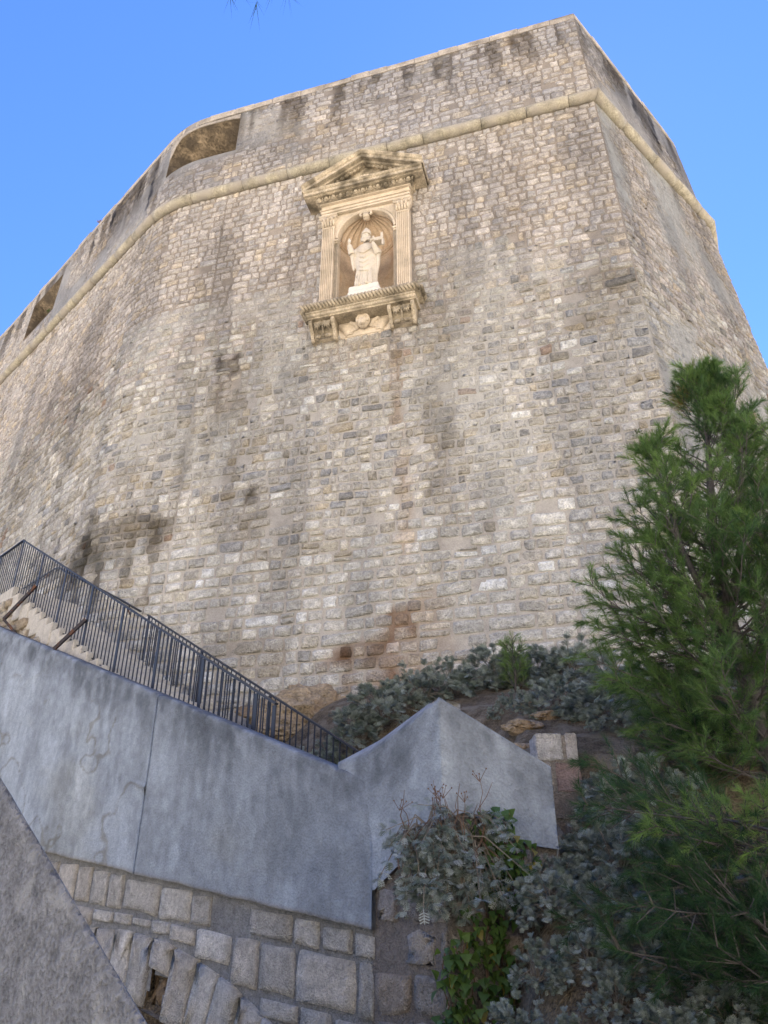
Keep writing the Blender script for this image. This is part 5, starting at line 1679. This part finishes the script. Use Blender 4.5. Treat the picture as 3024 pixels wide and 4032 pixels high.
def ivy():
    o = empty('ivy', (.8, 6.5, -1.4), 'green ivy trailing down the rubble wall under the silver shrub', 'ivy')
    rng = np.random.default_rng(88)
    org = np.array([.8, 6.5, -1.4])
    st = MB(); V = []; T = []; C = []; n = 0
    leaf = np.array([(0, 0, 0), (.32, .42, .04), (.05, .55, 0), (.62, .22, .05), (1.0, 0, -.06), (.62, -.22, .05), (.05, -.55, 0), (.32, -.42, .04), (.4, 0, .08)])
    lt = np.array([(0, 2, 1), (0, 1, 8), (1, 3, 8), (3, 4, 8), (4, 5, 8), (5, 7, 8), (7, 6, 0), (7, 0, 8)])
    def strand(x, z0, z1, dens, spread, yoff=.0):
        nonlocal n
        k = max(4, int(abs(z1 - z0) / .08)); px = x; pts = []
        for i in range(k + 1):
            t = i / k; px += rng.normal(0, .018)
            pts.append(Vector((px, 6.49 + .268 * (px - .481) + max(0, .481 - px) * .95 - rng.random() * .02 + yoff, z0 + (z1 - z0) * t)) - Vector(org))
        st.tube(pts, .006, 4)
        for i in range(int(abs(z1 - z0) * dens)):
            t = rng.random(); p = pts[min(k, int(t * (k + 1)))]
            c = np.array(p) + np.array([rng.normal(0, spread), -rng.uniform(.0, .11), rng.normal(0, .05)])
            d = np.array([rng.normal(0, .45), -.35 + rng.normal(0, .25), -1.0])
            Mx = rot_to(d, rng, rng.normal(math.pi * 0, .5))
            l = rng.uniform(.045, .09)
            P = (leaf * l) @ Mx.T + c
            V.append(P); T.append(lt + n); n += len(P)
            g = rng.random()
            col = np.array([.055, .12, .03]) * (1 - g) + np.array([.13, .21, .045]) * g
            if rng.random() < .06: col = np.array([.30, .26, .06])
            C.append(np.tile(col, (len(P), 1)))
    for x, a, b, dn, sp in ((.46, -.2, -1.1, 80, .045), (.52, -.15, -1.0, 85, .05), (.58, -.05, -.9, 65, .05), (.50, -.5, -1.2, 80, .05), (.66, .05, -.8, 45, .05), (.84, .45, -.45, 85, .045), (.88, .6, -.35, 90, .045),
                            (.93, .76, .15, 120, .05), (.87, .78, .3, 130, .06), (.98, .72, .3, 110, .05), (.82, .2, -.45, 65, .045), (.76, -.1, -.85, 35, .05), (1.12, .55, .2, 70, .045), (1.2, .52, .3, 60, .045), (.90, .2, -.5, 65, .04), (.62, -.7, -1.2, 55, .05),
                            (.80, .7, .5, 90, .05), (1.02, .6, .4, 90, .05)):
        strand(x, a, b, dn, sp)
    link('leaves', mesh_np('leaves', np.concatenate(V), None, np.concatenate(T), np.concatenate(C)), M['ivy'], o)
    link('stems', st.mesh('stems', fixn=False), M['drystem'], o)
ivy()

# ---- pines
class Needles:
    def __init__(s, seed): s.rng = np.random.default_rng(seed); s.sh = []
    def shoot(s, p, d, L, n=60, nl=.09, tone=0.): s.sh.append((p, d, L, n, nl, tone))
    def build(s, width=.0032, brown=0.0):
        r = s.rng; P0 = []; P1 = []; TN = []
        for p, d, L, n, nl, tone in s.sh:
            d = d / np.linalg.norm(d)
            t = r.uniform(0.05, 1.0, n)
            base = p + d * (t * L)[:, None]
            rd = r.normal(0, 1, (n, 3)); rd -= (rd @ d)[:, None] * d; rd /= np.linalg.norm(rd, axis=1)[:, None] + 1e-9
            al = r.uniform(.35, .95, n) * (1.15 - .45 * t)
            dd = d * np.cos(al)[:, None] + rd * np.sin(al)[:, None]
            dd[:, 2] -= .05
            l = nl * r.uniform(.7, 1.15, n)
            P0.append(base); P1.append(base + dd * l[:, None]); TN.append(np.full(n, tone) + r.normal(0, .12, n))
        P0 = np.concatenate(P0); P1 = np.concatenate(P1); TN = np.concatenate(TN)
        ax = P1 - P0; side = np.cross(ax, r.normal(0, 1, ax.shape)); side /= np.linalg.norm(side, axis=1)[:, None] + 1e-9
        V = np.stack([P0 - side * width / 2, P0 + side * width / 2, P1], 1).reshape(-1, 3)
        T = np.arange(len(V)).reshape(-1, 3)
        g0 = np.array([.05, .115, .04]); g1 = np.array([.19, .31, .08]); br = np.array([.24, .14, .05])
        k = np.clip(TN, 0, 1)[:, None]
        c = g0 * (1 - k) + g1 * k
        c = c * (1 + np.clip(TN, -.6, 0))[:, None]  # negative tone darkens the green; paints shade into the low pine
        kb = np.clip(TN - 1.5, 0, 1)[:, None]; c = c * (1 - kb) + br * kb
        return mesh_np('needles', V, None, T, np.repeat(c, 3, 0))

def pine(root_loc, trunk, trad, branches, seed, label, name='pine_tree', dens=60, nl=.09, group=None, width=.0034):
    """trunk: points; branches: list of (start point, direction, length, droop, tone)"""
    o = empty(name, root_loc, label, 'pine tree', group)
    org = np.array(root_loc, float)
    rng = np.random.default_rng(seed)
    tr = MB(); tr.tube([Vector(np.array(p) - org) for p in trunk], trad, 10)
    tr.build('trunk', M['bark'], o, True)
    br = MB(); nd = Needles(seed + 1)
    for (p, d, L, lift, tone, lush) in branches:
        p = np.array(p, float); d = np.array(d, float); d /= np.linalg.norm(d)
        n = max(4, int(L / .16)); pts = [p]; dirs = []
        q = p.copy(); dd = d.copy()
        for i in range(n):
            dd = dd + np.array([0, 0, lift / n]) + rng.normal(0, .05, 3); dd /= np.linalg.norm(dd)
            q = q + dd * (L / n); pts.append(q.copy()); dirs.append(dd.copy())
        br.tube([Vector(x - org) for x in pts], list(np.linspace(.005 + .007 * L, .003, len(pts))), 5)
        for i in range(1, n + 1):
            t = i / n
            if t < .25 and L > .5: continue
            base = pts[i]; ax = dirs[i - 1]
            if i == n: nd.shoot(base - org - ax * .1, ax, .2, int(dens * 1.1), nl, tone + .25)
            m = 1 + int(rng.random() < .75 * lush) + int(rng.random() < .4 * lush)
            for k in range(m):
                rd = rng.normal(0, 1, 3); rd -= ax * (rd @ ax); rd /= np.linalg.norm(rd)
                sd = ax * .72 + rd * .75 + np.array([0, 0, .22]); sd /= np.linalg.norm(sd)
                sl = L * .33 * (1.15 - t) * rng.uniform(.6, 1.2) + .10
                e = base + sd * sl
                br.tube([Vector(base - org), Vector(e - org)], [.005, .0025], 3)
                ns = max(1, int(sl / .15))
                for w in range(ns):
                    a0 = base + sd * (sl * (w + .35) / ns)
                    nd.shoot(a0 - org, sd + rng.normal(0, .12, 3), min(.2, sl), dens, nl, tone + .2 * rng.random())
    br.build('branches', M['bark'], o, False, fixn=False)
    me = nd.build(width)
    link('needles', me, M['needle'], o)
    return o

def polyat(pts, z):
    pts = np.array(pts); return np.array([np.interp(z, pts[:, 2], pts[:, i]) for i in range(3)])
def make_pines():
    rng = np.random.default_rng(500)
    # tall young pine, several leaders, standing right of the view
    base = (3.75, 7.6, .6)
    trunk = [(3.75, 7.6, .3), (3.72, 7.65, 1.6), (3.70, 7.8, 2.8), (3.80, 7.95, 4.0), (3.98, 8.0, 5.0), (4.1, 8.0, 5.95)]
    B = []
    def along(tr, z0, z1, n, L0, L1, up0, up1, tone0, tone1, lush=1.):
        for i in range(n):
            t = (i + rng.random()) / n; z = z0 + (z1 - z0) * t
            p = polyat(tr, z); az = rng.uniform(0, 2 * math.pi)
            el = up0 + (up1 - up0) * t
            L = (L0 + (L1 - L0) * t) * rng.uniform(.75, 1.15)
            # fuller on the left and front, as in the open light
            B.append((p, (math.cos(az) * math.cos(el), math.sin(az) * math.cos(el), math.sin(el)), L, .45, tone0 + (tone1 - tone0) * t + rng.normal(0, .26), lush))
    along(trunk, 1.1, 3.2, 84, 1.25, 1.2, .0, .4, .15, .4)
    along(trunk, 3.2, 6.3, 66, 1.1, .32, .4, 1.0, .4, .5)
    lead2 = [(3.66, 7.8, 2.8), (4.1, 7.75, 4.0), (4.28, 7.8, 5.3), (4.36, 7.8, 6.1)]
    along(lead2, 3.0, 5.95, 46, 1.0, .3, .35, 1.0, .35, .45)
    lead3 = [(3.68, 7.8, 2.4), (3.25, 7.6, 3.6), (3.16, 7.6, 4.8)]
    along(lead3, 2.6, 4.9, 34, .8, .3, .4, 1.0, .4, .6)
    lead4 = [(3.73, 7.6, 1.6), (4.3, 7.5, 3.2), (4.55, 7.5, 4.6), (4.6, 7.5, 5.3)]
    along(lead4, 1.8, 5.1, 46, 1.1, .35, .2, .9, .2, .4)
    # sweeping lower-left boughs
    for p, d, L in (((3.6, 7.75, 2.75), (-1, -.1, .1), 1.35), ((3.6, 7.75, 2.6), (-1, -.1, .05), 1.55), ((3.6, 7.75, 2.35), (-1, -.25, .0), 1.5), ((3.6, 7.75, 3.5), (-1, .0, .35), 1.0), ((3.45, 7.75, 2.0), (-1, -.15, .15), 1.5), ((3.5, 7.75, 2.3), (-1, .1, .35), 1.35), ((3.55, 7.7, 1.7), (-1, -.3, .05), 1.4), ((3.3, 7.8, 2.9), (-.9, -.1, .5), 1.0), ((3.6, 7.65, 1.4), (-.9, -.4, -.05), 1.25),
                    ((3.3, 7.8, 3.2), (-.9, .0, .7), .85), ((3.4, 7.7, 2.2), (-.8, -.6, .3), 1.2), ((3.5, 7.6, 1.5), (-.3, -1, .1), 1.3), ((3.5, 7.6, 1.9), (.2, -1, .25), 1.2), ((3.6, 7.6, 1.2), (-.7, -.7, -.1), 1.2)):
        B.append((p, d, L, .35, .45, 1.1))
    # browned tips at the top
    for i in range(9):
        t = rng.random(); p = polyat(trunk, 5.6 + .6 * t)
        B.append((p, (rng.normal(0, .5), rng.normal(0, .5), 1.), .35, .2, 2.1 if i % 3 else 1.8, .4))
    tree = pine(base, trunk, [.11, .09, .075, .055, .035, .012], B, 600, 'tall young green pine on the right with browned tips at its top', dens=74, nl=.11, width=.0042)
    # extra leaders as trunk limbs
    mb = MB()
    for l_, r_ in ((lead2, [.05, .04, .025, .01]), (lead3, [.045, .03, .01]), (lead4, [.05, .04, .025, .01])):
        mb.tube([Vector(np.array(p) - np.array(base)) for p in l_], r_, 8)
    mb.build('leader_stems', M['bark'], tree, True)
    # lower spreading pine in front, its shade painted into darker needles
    B = []
    tr2 = [(2.75, 5.2, -1.2), (2.7, 5.3, -.2), (2.64, 5.45, .4), (2.62, 5.5, .62)]
    for i in range(150):
        z = rng.uniform(-.95, .6); p = polyat(tr2, z); az = rng.uniform(0, 2 * math.pi)
        if math.sin(az) < -.15 and -.15 < z < .3: continue
        B.append((p, (math.cos(az), math.sin(az), rng.uniform(-.1, .4)), rng.uniform(.6, 1.25), .3, -.45 + .35 * (z + .6) / 1.8 + rng.normal(0, .1), .9))  # tone drops towards the base: painted shade, not a darker species
    for p, d, L in (((2.6, 5.5, .6), (-1, -.1, -.1), 1.3), ((2.6, 5.5, .3), (-1, .0, -.2), 1.4), ((2.6, 5.5, .5), (-1, .1, .35), 1.2), ((2.62, 5.4, .1), (-1, -.5, -.2), 1.3), ((2.65, 5.4, -.3), (-1, -.3, .1), 1.4), ((2.7, 5.3, -.5), (-1, -.1, .1), 1.4)):
        B.append((p, d, L, .2, -.25, 1.3))
    for p, d, L, tone in (((2.62, 5.45, .36), (-1, -.4, .10), 1.0, 1.0), ((2.62, 5.45, .40), (-1, -.35, .12), .8, 1.1), ((2.62, 5.4, .36), (-.8, -.6, .12), .7, 1.0), ((2.62, 5.4, .42), (-.5, -.8, .12), .6, 1.0), ((2.62, 5.45, .38), (-1, .05, .05), .7, .9), ((2.62, 5.4, .40), (.1, -1, .1), .6, .9),
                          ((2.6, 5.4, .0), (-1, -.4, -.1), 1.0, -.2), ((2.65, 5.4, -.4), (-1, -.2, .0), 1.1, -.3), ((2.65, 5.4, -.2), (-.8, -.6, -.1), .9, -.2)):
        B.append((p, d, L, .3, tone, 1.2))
    pine((2.75, 5.2, -1.1), tr2, [.08, .07, .04, .02], B, 700, 'low spreading pine in the bottom right corner, shade painted into its needles, with one bright green bough', dens=66, nl=.09, width=.0032)
    # seedling on the slope
    B = []
    x, y = 2.0, 11.6; z = gz(x, y)
    tr3 = [(x, y, z - .05), (x + .02, y, z + .35), (x, y, z + .75)]
    for i in range(16):
        zz = z + .05 + .65 * i / 16; az = i * 2.4
        B.append((polyat(tr3, zz), (math.cos(az), math.sin(az), .8), .22, .4, .8, .8))
    pine((x, y, z), tr3, [.02, .014, .006], B, 800, 'small bright green pine seedling among the silver shrubs below the fort', 'pine_seedling', dens=40, nl=.085)
    # bough tips of another pine reaching in over the viewer
    tr4 = [(.6, -2.6, -1.75), (.5, -2.5, 1.5), (.3, -2.4, 4.2), (.2, -2.3, 6.5), (.2, -2.3, 7.6)]
    org = np.array(tr4[0]); r9 = np.random.default_rng(901)
    B = []
    for i in range(150):  # added crown, kept out of view, to shade the foreground
        z = r9.uniform(2.4, 7.2); p = polyat(tr4, z); az = r9.uniform(0, 2 * math.pi)
        L = r9.uniform(2.2, 4.6) * (1 - .09 * (z - 2.4))
        d = np.array([math.cos(az), math.sin(az), r9.uniform(.0, .35)])
        if d[1] > .2: L = min(L, 2.1 / d[1])          # no bough reaches far over the viewer's head
        B.append((p, d, L, .2, .2 + r9.normal(0, .2), .55))
    o = pine(tr4[0], tr4, [.2, .17, .13, .07, .03], B, 902, 'pine bough reaching in overhead, only its needle tips showing at the top edge, its unseen crown added to shade the foreground', 'overhanging_pine', dens=30, nl=.11, width=.007)
    nd = Needles(900); br = MB()
    bough = [(.3, -2.4, 4.4), (-.1, -1.2, 4.2), (-.45, .2, 3.75), (-.58, 1.25, 3.16)]
    br.tube([Vector(np.array(p) - org) for p in bough], [.04, .03, .018, .008], 6)
    tips = [(-.53, 1.50, 2.775), (-.50, 1.50, 2.785), (-.445, 1.53, 2.765), (-.385, 1.50, 2.80), (-.335, 1.50, 2.80)]
    for p in tips:
        p = np.array(p); b0 = np.array([-.58, 1.25, 3.16])
        br.tube([Vector(b0 - org), Vector((b0 + p) / 2 + np.array([0, 0, .05]) - org), Vector(p + np.array([0, 0, .085]) - org)], [.006, .005, .003], 4)
        nd.shoot(p + np.array([0, 0, .08]) - org, np.array([.02, .02, -1.]), .05, 9, .085, .1)
    br.build('branches', M['bark'], o, False, fixn=False)
    link('needles', nd.build(.0022), M['needle'], o)
make_pines()

def tufts():
    rng = np.random.default_rng(66)
    for (s, z, r, lb) in ((37.8, 8.35, .10, 'upper small green tuft growing from a joint of the fort wall near its corner'), (37.7, 6.8, .11, 'lower small green tuft growing from a joint of the fort wall near its corner'),
                          (20.1, 23.12, .12, 'dry weed growing on the fort parapet edge'), (17.2, 20.55, .12, 'green weed growing in the far left embrasure')):
        p = W1p(s, z, .02 if z < 20 else -.05)
        o = empty('wall_weed', p, lb, 'weed', 'weeds on the fort wall')
        V = []; T = []; n = 0
        for i in range(46):
            d = np.array([rng.normal(0, 1), rng.normal(-.5, .7), rng.normal(.2 if z < 20 else .8, .6)]); d /= np.linalg.norm(d)
            c = d * r * rng.uniform(.2, 1); Mx = rot_to(d + rng.normal(0, .4, 3), rng); l = r * .5
            P = np.array([(0, -.2, 0), (0, .2, 0), (1., .12, .1), (1., -.12, .1)]) * l @ Mx.T + c
            V.append(P); T.append(np.array([(0, 1, 2), (0, 2, 3)]) + n); n += 4
        link('leaves', mesh_np('leaves', np.concatenate(V), None, np.concatenate(T)), M['green' if z != 23.12 else 'drystem'], o)
        st = MB()
        for i in range(5): st.tube([(0, 0, 0), Vector((rng.normal(0, r * .5), rng.normal(-r * .4, r * .3), r * .7))], [.004, .002], 3)
        link('stems', st.mesh('stems', fixn=False), M['stem'], o)
tufts()

def rocks():
    rng = np.random.default_rng(44)
    def rock(loc, size, seed, name, label, sub=5, group=None):
        import bmesh
        bm = bmesh.new(); bmesh.ops.create_icosphere(bm, subdivisions=sub, radius=1)
        for v in bm.verts:
            c = v.co
            k = 1 + .16 * (abs(float(fbm(np.array(c.x * 9 + c.y * 3), np.array(c.z * 9 - c.x * 2), seed + 9)) - .5) * 2 - .3) + .6 * (float(fbm(np.array(c.x * 1.4 + c.z * .7), np.array(c.y * 1.4 - c.z * .9), seed)) - .5) + .5 * (float(fbm(np.array(c.x * 4 + c.y), np.array(c.z * 4 - c.y), seed + 5)) - .5)
            v.co = Vector((c.x * size[0] * k, c.y * size[1] * k, c.z * size[2] * k))
        me = bpy.data.meshes.new(name); bm.to_mesh(me); bm.free()
        o = link(name, me, M['rock']); o.location = loc
        return tag(o, label, 'rock', group)
    p = W1p(31.45, 3.25, .05)
    rock(p, (1.25, .35, .62), 1, 'rock_outcrop', 'ochre weathered rock outcrop under the foot of the fort wall, behind the railing end')
    p = W1p(32.7, 2.9, .25)
    rock(p, (.8, .4, .42), 4, 'rock_outcrop', 'smaller brown rock lump right of the ochre outcrop, among the shrubs')
    for i, (x, y, s, lb) in enumerate(((1.72, 9.6, .34, 'flat pale stone on the bare soil behind the gable'), (2.05, 9.9, .28, 'brown stone on bare soil, nearer the pillar'), (1.5, 9.2, .26, 'grey stone just over the edge of the gable'), (1.55, 8.9, .3, 'ochre boulder left behind the stone pillar'), (1.95, 10.6, .3, 'crumbly brown stone under the silver rosette'))):
        rock((x, y, gz(x, y) - .03), (s * .7, s * .55, s * .3), 20 + i, 'slope_stone', lb, 4, 'stones on the slope')
rocks()
